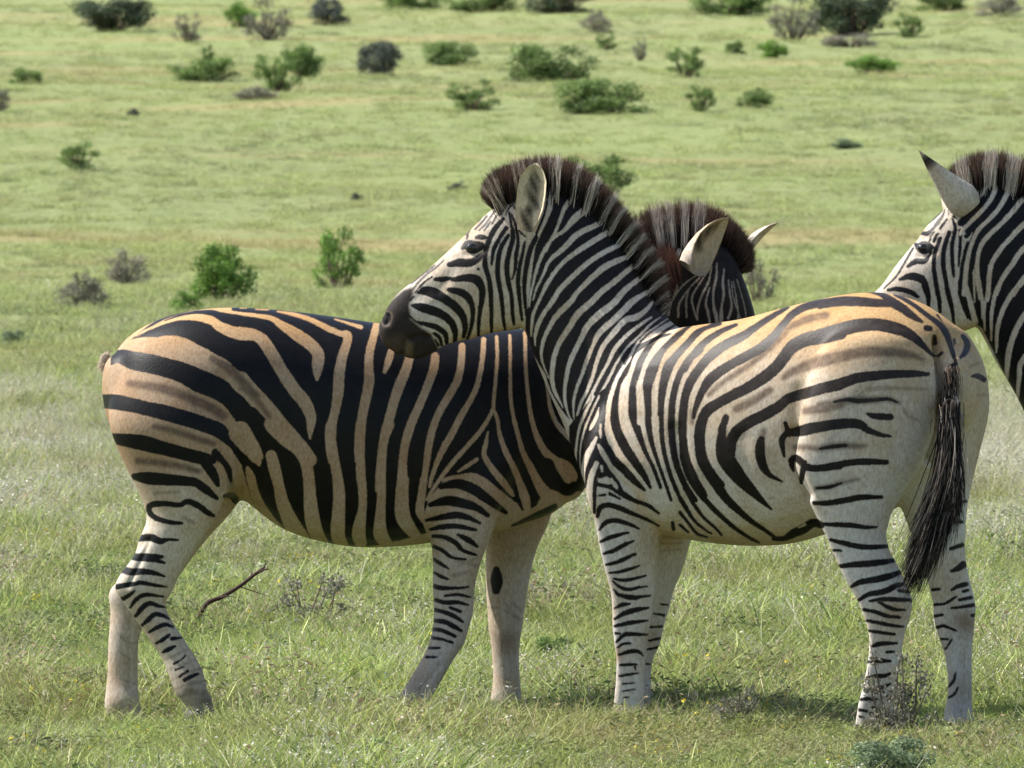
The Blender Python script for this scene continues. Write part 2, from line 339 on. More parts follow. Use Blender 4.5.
class Zebra:
    def __init__(s, label, heading, origin_u, origin_y):
        s.h = np.array([math.cos(heading), math.sin(heading), 0])
        s.lofts = []; s.ops = {}; s.colour = None; s.ears = []; s.label = label
        x = (origin_u-512)/FPX*(CAMD+origin_y); s.o = np.array([x, origin_y, float(ground_z(x, origin_y))])
        s.root = empty('zebra', s.o); tag(s.root, label, 'zebra', 'zebras standing together')
        s.dents = []; s.fade = None
    def loft(s, kind, rings, side, **k): l = Loft(kind, rings, side, **k); s.lofts.append(l); return l
    def build(s, base_fn, muzzle=None):
        co, no, F = fuse(s.lofts)
        who, cen = nearest_loft(co, s.lofts)
        E = np.asarray(F); soft = np.array([l.kind in ('torso', 'near_hind', 'far_hind', 'near_front', 'far_front') for l in s.lofts])[who]*np.clip((co[:, 2]-.66)/.15, 0, 1)*.55
        e0 = E.ravel(); e1 = np.roll(E, -1, 1).ravel(); cnt = np.maximum(np.bincount(np.concatenate([e0, e1]), minlength=len(co)), 1)
        for _ in range(45):                                    # settle the seams where limbs run into the trunk
            av = np.stack([np.bincount(e0, co[e1, k], len(co))+np.bincount(e1, co[e0, k], len(co)) for k in range(3)], 1)/cnt[:, None]
            co = co+(av-co)*soft[:, None]
        no = vnormals(co, F)
        uv0 = project(co)
        for pts, rad, depth in s.dents:                       # nostrils, mouth line, muscle grooves: pressed into the skin on both sides
            c = catmull(pts, 6); best = np.full(len(co), 1e9)
            for i in range(len(c)-1):
                ab = c[i+1]-c[i]; t = np.clip((uv0-c[i])@ab/max(ab@ab, 1e-9), 0, 1); best = np.minimum(best, np.hypot(*(uv0-c[i]-t[:, None]*ab).T))
            co = co-no*(np.exp(-(best/rad)**2)*depth)[:, None]
        co, F, par = subdivide(co, F); who, cen, uv0 = who[par], cen[par], project(co)
        no = vnormals(co, F)
        sd = np.full(len(co), 5.0); sh = np.zeros(len(co)); uvp = uv0.copy()
        for k, l in enumerate(s.lofts):
            m = who == k
            if not m.any(): continue
            p = co[m].copy()
            if l.kind in ('torso', 'neck', 'head'):
                lat = (p-cen[m])@l.side; view = p-CAMP; facing = (no[m]*view).sum(1) < 0
                flip = (lat < 0) & ~facing
                p[flip] = p[flip]-2*lat[flip, None]*l.side[None]
            uvp[m] = project(p)
            fld = l.kind if l.kind in s.ops else 'main'
            if fld in s.ops: sd[m], sh[m] = paint(uvp[m], s.ops[fld])
        col = base_fn(uvp, co, [s.lofts[i].kind for i in range(len(s.lofts))], who)
        dk = np.zeros(len(co))
        for poly, c, soft in (muzzle or []):
            d = poly_sd(uvp, poly); hd = np.array([s.lofts[i].kind == 'head' for i in range(len(s.lofts))])[who]
            a = np.clip(.5-d/soft, 0, 1)*hd; col = col*(1-a[:, None])+np.array(c)*a[:, None]
        V = [co]; Fs = np.asarray(F).tolist(); off = len(co); Cs = [np.hstack([col, np.ones((len(co), 1))])]
        for e in s.ears:
            ev, ef, ec = ear_mesh(*e); V.append(ev); Fs += [tuple(i+off for i in t) for t in ef]; off += len(ev); Cs.append(ec)
        n2 = off-len(co)
        s.body = mesh_obj('body', np.vstack(V), Fs, COAT, s.root, s.o, dict(stripe=('FLOAT', np.concatenate([sd, np.full(n2, 5.)])),
            shade_stripe=('FLOAT', np.concatenate([sh, np.zeros(n2)])), brown_black=('FLOAT', np.concatenate([s.fade(co) if s.fade else np.zeros(len(co)), np.zeros(n2)])), coat=('FLOAT_COLOR', np.vstack(Cs))))
        s.bvh = BVHTree.FromPolygons(co.tolist(), Fs[:len(F)])
    def hit(s, u, v):
        d = P(u, v, 0)-CAMP; d /= np.linalg.norm(d); r = s.bvh.ray_cast(Vector(CAMP), Vector(d))
        return np.array(r[0]) if r[0] else None
    def eye(s, u, v, r, head):
        c0 = s.hit(u, v)
        if c0 is None: return
        k = np.argmin(np.linalg.norm(head.C-c0, axis=1)); lat = (c0-head.C[k])@head.side
        for q in (c0, c0-2*lat*head.side):
            out = head.side*np.sign((q-head.C[k])@head.side)
            V, F = [], []; nu, nv = 14, 10
            for i in range(nv+1):
                for j in range(nu):
                    th, ph = math.pi*i/nv, 2*math.pi*j/nu
                    V.append(q-out*r*.45+r*np.array([1.15*math.sin(th)*math.cos(ph), math.sin(th)*math.sin(ph), math.cos(th)*.85]))
            for i in range(nv):
                for j in range(nu): F.append((i*nu+j, i*nu+(j+1) % nu, (i+1)*nu+(j+1) % nu, (i+1)*nu+j))
            mesh_obj('eye', V, F, EYE, s.root, s.o)
    def hoof(s, rings, side):
        l = Loft('hoof', rings, side, ex=2.4, cap=.15, m=3); v_, f_ = l.mesh(20); mesh_obj('hoof', v_, f_, HOOF, s.root, s.o)
    def mane(s, pairs, y, n, thick, colour_fn, length_jit=.10, width=.0026, spread=1.4, name='mane'):
        """pairs: (base u,v, tip u,v) along the crest"""
        A = catmull(np.array(pairs, float), 8); t = RNG.random(n)*(len(A)-1); i = np.minimum(t.astype(int), len(A)-2); f = (t-i)[:, None]
        q = A[i]*(1-f)+A[i+1]*f
        yy = y(q[:, 0]) if callable(y) else np.full(n, y)
        lat = RNG.normal(size=n)*thick
        roots = np.array([P(a[0], a[1], b) for a, b in zip(q, yy)]); roots[:, 1] += lat; roots[:, 2] -= (lat/thick)**2*.004
        k = .94+RNG.normal(size=n)*length_jit-.10*np.abs(lat/thick); tu = q[:, 0]+(q[:, 2]-q[:, 0])*k+RNG.normal(size=n)*spread; tv = q[:, 1]+(q[:, 3]-q[:, 1])*k+RNG.normal(size=n)*spread
        back = (RNG.random(n)*.28)[:, None]; roots -= back*np.stack([(q[:, 2]-q[:, 0]), 0*q[:, 0], -(q[:, 3]-q[:, 1])], 1)*(CAMD/FPX)
        tips = np.array([P(a, b, c) for a, b, c in zip(tu, tv, yy)]); tips[:, 1] += lat*1.7+RNG.normal(size=n)*.008
        cr, ct = colour_fn(q[:, :2], t/(len(A)-1), n)
        bend = RNG.normal(size=(n, 3))*.004
        V, F, C = hair_mesh(roots, tips, bend, width*(.7+.6*RNG.random(n)), cr, ct)
        return mesh_obj(name, V, F, HAIR, s.root, s.o, dict(hair=('FLOAT_COLOR', C)))
# ------------------------------------------------------------------ zebra A: broadside, walking right, head behind its neighbour
def sst(x, a, b):
    t = np.clip((x-a)/(b-a), 0, 1); return t*t*(3-2*t)
def lerp3(a, b, t): return np.array(a)*(1-t[:, None])+np.array(b)*t[:, None]
def dirt(uv, c, spots):
    for (u, v, r, col, k) in spots:
        a = k*np.exp(-((uv[:, 0]-u)**2+(uv[:, 1]-v)**2)/r**2); c = c*(1-a[:, None])+np.array(col)*a[:, None]
    return c
def z_a():
    a = math.radians(14); side = (math.sin(a), -math.cos(a), 0)
    Z = Zebra('zebra standing side-on at the left with black and tan stripes, its rump to the left', a, 340, .35)
    Y = lambda u, d=0: .15+(u-102)/480*.4-d
    T = Z.loft('torso', [(116, 356, 114, 432, Y(110), .10), (124, 342, 128, 468, Y(124), .17), (145, 326, 152, 500, Y(145), .23), (180, 312.5, 190, 506, Y(180), .27), (230, 307, 238, 498, Y(230), .28),
        (290, 310.5, 285, 530, Y(290), .29), (350, 318.5, 345, 546, Y(350), .30), (410, 327, 405, 546, Y(410), .30), (470, 331, 462, 537, Y(470), .27),
        (520, 328, 517, 527, Y(520), .235), (560, 338, 556, 510, Y(560), .19), (588, 385, 583, 480, Y(585), .13)], side, ex=2.25)
    Z.loft('near_hind', [(116, 380, 225, 385, .08, .12), (108, 420, 238, 430, .05, .13), (121, 458, 238, 462, .05, .115), (137, 490, 228, 490, .05, .10), (147, 517, 214, 520, .05, .085),
        (139, 540, 200, 541, .05, .07), (129, 562, 184, 566, .05, .06), (115, 585, 172, 592, .05, .052), (123, 602, 166, 604, .05, .046), (140, 626, 174, 622, .04, .04),
        (150, 641, 184, 638, .03, .038), (162, 659, 195, 656, .02, .038), (169, 676, 203, 671, .01, .043), (176, 694, 207, 689, .0, .042), (186, 707, 213, 703, .0, .038), (187, 724, 212, 722, .0, .042)], side, ex=2.1)
    Z.loft('far_hind', [(150, 440, 240, 440, .30, .11), (152, 480, 244, 486, .30, .10), (156, 510, 234, 508, .31, .09), (148, 540, 205, 541, .32, .07), (133, 568, 182, 572, .33, .055), (110, 590, 162, 600, .33, .05),
        (110.5, 612, 150, 616, .33, .043), (109, 634, 140, 635, .33, .04), (108, 655, 138, 655, .33, .037), (107, 680, 138, 680, .33, .037), (104.5, 702, 139, 699, .32, .043), (106, 716, 142, 710, .32, .04), (113, 726, 147, 720, .3, .042), (115, 736, 152, 732, .28, .045)], side, ex=2.1)
    Z.loft('near_front', [(462, 395, 535, 390, .34, .09), (438, 445, 530, 440, .31, .11), (428, 490, 512, 480, .29, .11), (428, 520, 498, 514, .28, .095), (431, 540, 490, 537, .27, .08), (433, 560, 482, 559, .27, .066),
        (433, 584, 475, 584, .27, .058), (434, 610, 473, 611, .27, .055), (433, 626, 469, 627, .27, .054), (430, 641, 464, 643, .27, .05), (424, 655, 453, 660, .26, .042), (415, 670, 444, 676, .25, .037), (406, 685, 436, 690, .24, .037), (398, 698, 428, 702, .22, .041), (394, 708, 422, 710, .2, .038), (392, 722, 421, 722, .2, .045)], side, ex=2.1)
    Z.loft('far_front', [(500, 450, 560, 445, .52, .09), (490, 490, 560, 480, .55, .095), (487, 520, 549, 520, .58, .085), (486, 545, 538, 545, .6, .072), (486, 565, 532, 565, .62, .063), (486.5, 590, 527.5, 590, .62, .058), (488, 612, 524, 612, .62, .055),
        (489, 628, 522, 628, .62, .052), (491, 643, 519.5, 643, .62, .045), (492.5, 660, 519, 660, .62, .038), (493, 680, 520, 680, .62, .037), (491, 696, 521, 696, .62, .042), (490, 708, 521, 708, .61, .04), (489, 720, 522, 722, .6, .046)], side, ex=2.1)
    nk = Z.loft('neck', [(540, 330, 575, 500, .50, .21), (575, 305, 605, 455, .52, .18), (608, 278, 628, 410, .55, .15), (638, 258, 650, 372, .57, .125), (664, 247, 668, 345, .58, .105), (692, 240, 684, 325, .58, .09), (712, 242, 694, 310, .58, .075)], side)
    hs = (math.sin(a+.25), -math.cos(a+.25), 0)
    hd = Z.loft('head', [(716, 240, 668, 268, .56, .075), (731, 256, 664, 290, .56, .09), (741, 278, 664, 318, .55, .095), (749, 300, 668, 345, .55, .09), (756, 325, 684, 372, .55, .075), (762, 350, 705, 395, .56, .062), (767, 375, 724, 412, .56, .055), (768, 396, 738, 424, .56, .048)], hs)
    K = []
    S = lambda op, reg, t: K.append((op, strokes(reg, t)))
    barrel = [(232, 290), (610, 290), (610, 492), (574, 491), (562, 493)]+[(380+x/3.84, 320+y/3.84) for x, y in [(660, 650), (630, 655), (600, 712), (540, 745), (490, 700), (440, 655), (400, 620), (360, 600), (300, 605), (245, 615), (190, 680), (160, 768)]]+ \
        [(426, 533), (400, 540), (382, 544), (365, 547), (338, 547), (309, 542), (278.5, 529), (262, 512), (252, 506), (246, 490), (243, 470), (240, 455), (232, 440)]
    K.append(('POLY', barrel))
    S('K', 'a1', '180,212,6 250,190,40 320,160,60 400,155,75 480,170,100 560,210,120 640,250,110 720,300,120 768,330,130 / 75,325,10 110,290,60 180,310,85 260,325,90 340,345,90 420,370,95 500,410,110 580,455,125 660,510,120 730,570,110 768,620,110 / '
      '25,505,64 100,510,70 180,525,66 260,545,66 330,560,72 400,580,72 470,600,72 540,625,70 600,650,70 660,700,70 700,768,60 / 75,685,50 150,690,55 230,700,60 320,725,55 400,745,50 / 170,215,8 250,150,10 330,105,12 420,75,14 520,48,14 640,42,14 768,45,16 / 480,75,20 560,85,45 640,105,60 720,130,70 768,140,70 / 330,120,6 400,95,12 480,80,20')
    S('K', 'a2', '640,0,60 680,40,70 720,95,60 742,150,45 / 706,140,28 715,220,25 728,280,14 736,300,8 / 75,0,30 200,15,60 300,35,65 400,60,60 500,85,60 560,95,40 / 580,65,50 625,110,40 640,160,25 650,200,12 / 520,105,44 560,160,45 585,215,20')
    S('T', 'a1', '190,190,12 250,160,14 330,128,16 400,108,20 480,100,30 550,115,40 600,150,50 680,180,60 768,190,52 / 480,65,10 560,62,12 600,68,20 680,82,16 768,90,16 / 110,250,20 200,225,50 300,230,65 400,250,85 480,280,95 560,320,85 640,370,75 700,420,75 768,500,75 / 480,492,60 530,520,76 585,552,80 640,604,58 695,685,58 768,768,70')
    S('T', 'a3', '0,150,45 60,165,55 110,195,60 160,270,62 200,340,62 260,430,65 310,490,65 340,560,55 338,620,35 336,665,15 / 0,65,18 80,75,22 150,88,28 200,120,40 270,165,60 340,215,60 375,260,60 372,320,55 370,380,20 / '
      '180,55,10 260,70,22 340,95,26 420,135,32 480,160,30 515,170,45 510,215,45 490,280,50 475,360,55 472,440,55 455,540,45 435,620,55 436,700,55 445,768,50 / 455,92,10 520,112,16 580,130,24 / 0,38,8 30,38,8 / 75,44,8 135,47,10 / '
      '655,120,36 640,180,40 620,260,44 618,330,46 620,390,52 605,470,50 590,540,48 578,620,48 570,700,46 572,768,45 / 0,390,100 60,450,85 120,510,80 180,580,75 240,650,75 300,720,75 335,768,70 / 0,640,110 40,700,85 80,750,60')
    S('T', 'a4', '436,30,55 438,100,50 450,180,50 465,260,52 475,340,58 475,420,62 470,500,70 472,560,70 490,600,60 / 580,20,52 575,100,52 577,180,46 580,260,48 588,340,44 588,420,42 575,500,60 570,550,68 580,590,60 / 720,20,45 690,100,46 682,180,44 678,260,46 680,340,44 676,420,48 672,500,60 675,550,70 700,590,60 / '
      '160,20,90 220,90,75 280,140,65 315,200,58 330,280,58 335,350,60 340,420,70 350,490,75 370,550,70 400,600,60 / 0,60,110 40,110,85 75,160,65 92,215,20 / 35,230,20 50,270,45 65,330,45 90,400,50 120,450,55 160,500,50 200,540,50 / 150,170,55 165,230,60 185,310,55 200,380,62 225,450,70 255,510,80 300,570,70')
    S('T', 'a2', '580,12,36 620,50,54 655,98,50 682,145,46 700,200,40 720,260,40 745,310,30 768,340,30')
    S('T', 'a5', '42,120,28 32,160,30 18,200,16 / 115,140,35 100,190,40 75,250,42 55,310,40 35,380,38 20,430,36 8,500,34 2,580,38 0,650,40 / 212,140,34 205,190,36 180,260,34 150,330,34 120,400,36 98,470,36 88,540,34 86,610,42 88,690,46 90,768,46 / '
      '315,100,28 312,160,30 298,230,32 265,290,32 230,350,30 205,410,30 190,470,30 180,540,28 170,610,26 160,680,30 155,740,26 / 398,75,22 395,130,22 385,200,22 370,260,24 340,320,24 305,380,28 275,440,28 245,490,28 220,545,22 200,600,18 190,640,14 / '
      '448,65,14 450,130,16 447,200,16 440,270,16 435,340,16 / 435,340,16 410,390,18 375,440,20 330,490,20 285,540,20 245,590,18 210,640,16 180,690,14 / 435,340,14 450,380,16 460,440,18 480,500,24 510,560,26 535,620,28 555,680,40 560,720,40 / '
      '498,60,14 500,130,15 500,220,15 502,300,16 512,370,17 530,440,20 550,510,22 575,560,30 605,620,36 630,660,50 / 557,50,18 558,130,16 562,220,16 570,300,17 580,370,19 600,440,24 630,500,30 670,540,40 710,570,60 730,600,60 / '
      '625,170,14 635,220,14 645,280,15 655,340,18 680,400,20 715,440,22 745,470,24 / 415,430,10 405,480,20 400,520,22 430,570,26 470,620,30 510,670,20 / 372,535,18 335,560,18 300,582,10 / 245,615,20 300,605,24 360,600,26 400,620,28 440,655,32 490,700,40 540,745,50')
    S('T', 'a6', '50,0,48 45,70,52 50,140,60 80,190,50 110,222,30 / 130,0,30 118,70,30 115,120,36 135,165,20')
    S('K', 'a5', '640,560,60 660,610,60 690,640,40 720,655,40 745,640,40 / 520,660,14 535,700,14 548,730,6')
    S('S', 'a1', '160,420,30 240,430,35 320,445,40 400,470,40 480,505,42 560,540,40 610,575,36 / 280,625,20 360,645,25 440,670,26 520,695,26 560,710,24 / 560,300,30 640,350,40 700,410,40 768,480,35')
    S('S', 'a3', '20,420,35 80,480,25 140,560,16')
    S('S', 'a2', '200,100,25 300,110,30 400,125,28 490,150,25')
    S('F', 'a2', '280,255,15 400,250,15 / 640,190,30 660,240,40 / 420,370,20 470,400,14')  # middle stroke paints the brown shade under the flank fold
    S('K', 'a2', '185,175,30 250,183,58 340,190,55 430,197,45 480,205,40 530,240,38 580,280,18 / 410,400,14 340,392,22 280,370,24 255,340,26 265,312,28 330,305,26 400,312,22 440,295,26 490,315,28 530,345,26 565,365,14 / '
      '205,472,30 260,468,34 310,485,28 350,478,14 395,480,8 / 160,555,30 200,563,36 260,562,34 320,560,14 / 250,570,30 290,578,20 330,590,10 / 120,622,30 170,632,34 230,632,28 280,638,22 330,655,8 / 100,705,24 150,695,22 190,690,18 220,685,20 270,695,16 340,705,8 / 620,270,20 655,280,50 680,300,14')
    S('K', 'a7', '125,140,20 160,120,18 185,100,10 / 165,180,10 190,145,20 230,120,20 280,122,14 325,128,6 / 190,222,14 220,185,24 255,160,22 300,172,16 330,178,6 / 222,265,12 250,240,22 285,212,22 330,222,16 350,235,8 / 255,298,10 290,278,20 330,262,18 370,272,8 / '
      '290,352,10 320,335,18 350,312,14 / 365,330,18 410,325,8 / 320,395,10 350,380,20 380,365,8 / 375,450,10 410,430,8 430,410,6 / 400,512,10 440,485,10 / 425,528,18 460,510,18 490,498,10 / 380,480,8 420,465,5')
    S('F', 'a7', '330,430,8 400,400,8 450,380,6 / 345,480,9 430,450,9 480,430,6 / 360,530,10 450,490,10 510,470,8 / 380,570,10 460,545,10 520,530,8 / 400,610,11 470,590,11 530,580,9 / 440,540,20 500,540,20 / 430,580,30 520,590,30 / 360,420,14 430,380,10')
    S('K', 'a6', '195,25,20 260,15,36 320,35,40 370,70,34 410,100,26 445,125,14 / 155,95,16 220,80,36 280,90,36 330,105,28 375,135,16 / 140,155,10 190,145,20 250,135,26 300,145,20 345,165,8 / 155,190,10 200,180,20 260,178,18 330,192,10 / '
      '165,215,12 210,220,16 250,240,18 280,270,14 330,288,8 / 260,210,8 300,230,22 335,255,10 / 168,255,12 200,270,14 240,298,10 290,305,6 / 170,305,12 200,325,14 225,340,6 / 168,355,8 200,372,12 225,382,6 / 170,408,18 200,415,16 260,415,10 300,410,6 / '
      '210,445,8 260,440,12 310,450,6 / 175,460,14 210,470,16 260,470,14 300,480,6 / 170,498,12 210,508,16 250,525,16 280,545,8 / 230,490,10 270,505,12 / 170,540,14 210,545,18 250,565,18 275,580,8 / 165,573,14 200,578,14 250,600,12 / '
      '160,605,12 200,612,10 240,625,8 / 150,645,10 190,645,8 / 140,680,10 180,680,6 / 470,175,8 530,150,18 590,125,26 632,103,22')
    S('F', 'a6', '250,365,16 290,355,10 / 260,310,14 340,330,10 / 265,330,10 330,300,8')
    Z.ops['main'] = K
    Z.ops['far_front'] = [('K', strokes('a6', '408,345,24 410,385,46 408,425,28')), ('F', strokes('a6', '375,490,8 420,490,6 / 470,470,8 500,500,8 / 440,500,8 490,530,8 / 440,470,6 500,540,8'))]
    Z.ops['far_hind'] = [('F', strokes('a7', '100,300,8 150,345,10 200,350,8 / 110,390,6 165,430,10 / 105,520,6 190,545,8'))]
    H = [('POLY', [(640, 180), (860, 180), (860, 480), (610, 480)]), ('T', strokes('ah', '372,405,5 300,460,7 245,540,8 232,600,8 / 395,410,5 335,470,7 285,545,7 280,610,8 / 330,480,5 318,540,7 320,610,8 / 415,400,5 375,460,7 345,520,8 360,590,8 372,620,8 / 440,370,6 425,440,8 395,500,8 375,560,8 372,610,6 / 430,470,6 412,540,8 422,585,10 432,640,6 / 465,350,6 462,420,9 448,490,9 450,560,10 462,608,14 466,660,6 / '
        '500,380,6 494,440,9 498,500,9 488,560,9 486,605,14 484,660,6 / 520,430,4 528,500,7 536,560,9 520,615,10 / 545,440,4 556,510,5 566,570,5 565,620,5 / 562,430,4 585,510,4 598,560,4 606,610,4 / 535,440,4 545,520,5 580,620,5 / '
        '260,440,20 262,480,22 240,530,16 220,570,10 / 235,285,18 220,345,20 / 285,290,16 265,335,14'))]
    for st in H[1][1]: st[:, 2] *= 1.55
    Z.ops['head'] = H; Z.ops['neck'] = [('POLY', [(480, 200), (860, 200), (860, 520), (480, 520)]), H[1], ('T', [st for st in strokes('a5', '557,50,18 558,130,16 562,220,16 570,300,17 580,370,19 600,440,24 / 625,170,14 635,220,14 645,280,15 655,340,18 680,400,20 715,440,22 745,470,24 / 700,170,14 720,260,16 760,340,18')])]
    def base(uv, co, kinds, who):
        z = co[:, 2]; c = lerp3((.50, .445, .385), (.41, .295, .20), sst(z, .45, .85)); c = c*(1-sst(z, 1.15, 1.33)[:, None])+np.array((.52, .335, .165))*sst(z, 1.15, 1.33)[:, None]
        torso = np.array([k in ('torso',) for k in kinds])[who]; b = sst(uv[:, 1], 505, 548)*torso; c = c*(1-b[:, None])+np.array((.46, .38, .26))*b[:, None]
        hind = np.array([k == 'near_hind' for k in kinds])[who]; b = sst(uv[:, 1], 455, 520)*hind; c = c*(1-b[:, None])+np.array((.52, .47, .40))*b[:, None]
        hdm = np.array([k in ('neck', 'head') for k in kinds])[who]; c[hdm] = np.array((.42, .365, .31))
        c = dirt(uv, c, [(507, 641, 12, (.22, .15, .09), .7), (190, 690, 22, (.22, .19, .16), .6), (205, 705, 12, (.10, .085, .075), .8), (118, 715, 16, (.30, .24, .17), .6), (404, 705, 22, (.27, .24, .22), .6), (130, 660, 30, (.42, .36, .29), .4)])
        return c
    k = P(684, 268, .47); t = P(727.5, 215, .50)
    Z.ears = [(P(687, 267, .40), P(726, 217, .44), (.62, -.78, -.45), .061, 'cup', (20, 19), 1.0), (P(743, 247, .66), P(775.5, 220.5, .68), (.45, -.3, -.8), .034, 'cup')]
    Z.fade = lambda co: .55*sst(co[:, 0], .35, .5)*sst(co[:, 2], 1.1, 1.3)
    BN = lambda r, d, *pts: (np.array(pts, float), r, d)
    Z.dents = [BN(2.4, .005, (164, 607), (196, 668)), BN(2.4, .005, (131, 618), (130, 690)), BN(2.4, .005, (441, 664), (420, 692)), BN(2.4, .005, (511, 655), (511, 697)), BN(2.6, .007, (149, 540), (140, 562), (128, 586)), BN(6, .005, (462, 480), (478, 520), (474, 560)), BN(4, .004, (468, 600), (462, 632)), (np.array([(240, 440), (243, 465), (238, 492)]), 5, .012), (np.array([(193, 540), (152, 585)])-np.array([48, 0]), 3, .006), (np.array([(432, 470), (427, 505)]), 6, .006)]
    Z.build(base)
    def mcol(q, t, n):
        u = q[:, 0]; white = np.zeros(n)
        for c0, w0 in ((664, 4.2), (673.5, 2.8), (684.5, 3.2), (695, 2.2), (700, 2.0)): white = np.maximum(white, np.clip(1.4-np.abs(u+RNG.normal(size=n)*.5-c0)/w0, 0, 1) > .35)
        brn = np.array([.12, .072, .052]); r = np.where(white[:, None] > 0, np.array([[.58, .54, .49]]), np.array([[.014, .012, .013]])); r = np.where((u > 712)[:, None], np.array([[.020, .013, .012]]), r)
        r = r*(.75+.5*RNG.random((n, 1))); tp = np.where((white[:, None] > 0) & (RNG.random((n, 1)) < .75), np.array([[.36, .30, .25]]), brn*(.6+1.0*RNG.random((n, 1))))
        return r, tp
    Z.mane([(628, 268, 610, 232), (640, 262, 626, 222), (655, 254, 644, 211), (668, 251, 661, 205), (682, 248, 682, 202), (695, 245, 697, 203), (706, 243, 712, 206), (716, 243, 727, 214), (724, 248, 740, 226), (730, 256, 750, 240), (733, 264, 755, 255), (734, 271, 753, 271)],
           .575, 17000, .013, mcol, spread=.9)
    # reddish neck fringe and short hair between ear and neighbour's mane
    def fcol(q, t, n): r = np.array([.075, .038, .028])*(.5+RNG.random((n, 1))); return r, r*1.3
    Z.mane([(660, 300, 646, 262), (666, 290, 652, 250), (672, 280, 660, 244), (680, 268, 672, 246)], .49, 1500, .03, fcol)
    Z.hoof([(185, 711, 214, 710, .0, .043), (183, 722, 213, 722, -.01, .047), (185, 735, 213, 736, -.02, .048)], side); Z.hoof([(113, 724, 150, 720, .29, .045), (115, 737, 155, 734, .28, .05)], side)
    Z.hoof([(391, 712, 423, 711, .2, .042), (389, 726, 425, 726, .2, .05)], side); Z.hoof([(489, 712, 523, 712, .6, .044), (487, 726, 526, 726, .6, .052)], side)
    # tail hangs on the far side of the rump; its pale dock shows over the edge and its tip flicks out behind
    n = 700; t = RNG.random(n); rr = np.array([P(107.5-2*math.sin(q*3), 354+14*q, .26) for q in t])+RNG.normal(size=(n, 3))*.006
    tt = rr+np.array([-.010, 0, -.012])+RNG.normal(size=(n, 3))*.006; r = np.array([.55, .46, .37])*(.8+.4*RNG.random((n, 1)))
    n2 = 700; q = RNG.random(n2); r2 = np.array([P(142+8*k, 370+70*k, .46) for k in q])+RNG.normal(size=(n2, 3))*.008; t2 = np.array([P(168+12*k, 490+24*k, .48) for k in q])+RNG.normal(size=(n2, 3))*.02; d2 = np.where(q[:, None] < .4, np.array([[.35, .28, .2]]), np.array([[.012, .011, .011]]))
    V, F, C = hair_mesh(np.vstack([rr, r2]), np.vstack([tt, t2]), np.zeros((n+n2, 3)), np.full(n+n2, .004), np.vstack([r, d2]), np.vstack([r, d2]))
    mesh_obj('tail_hair', V, F, HAIR, Z.root, Z.o, dict(hair=('FLOAT_COLOR', C)))
    return Z

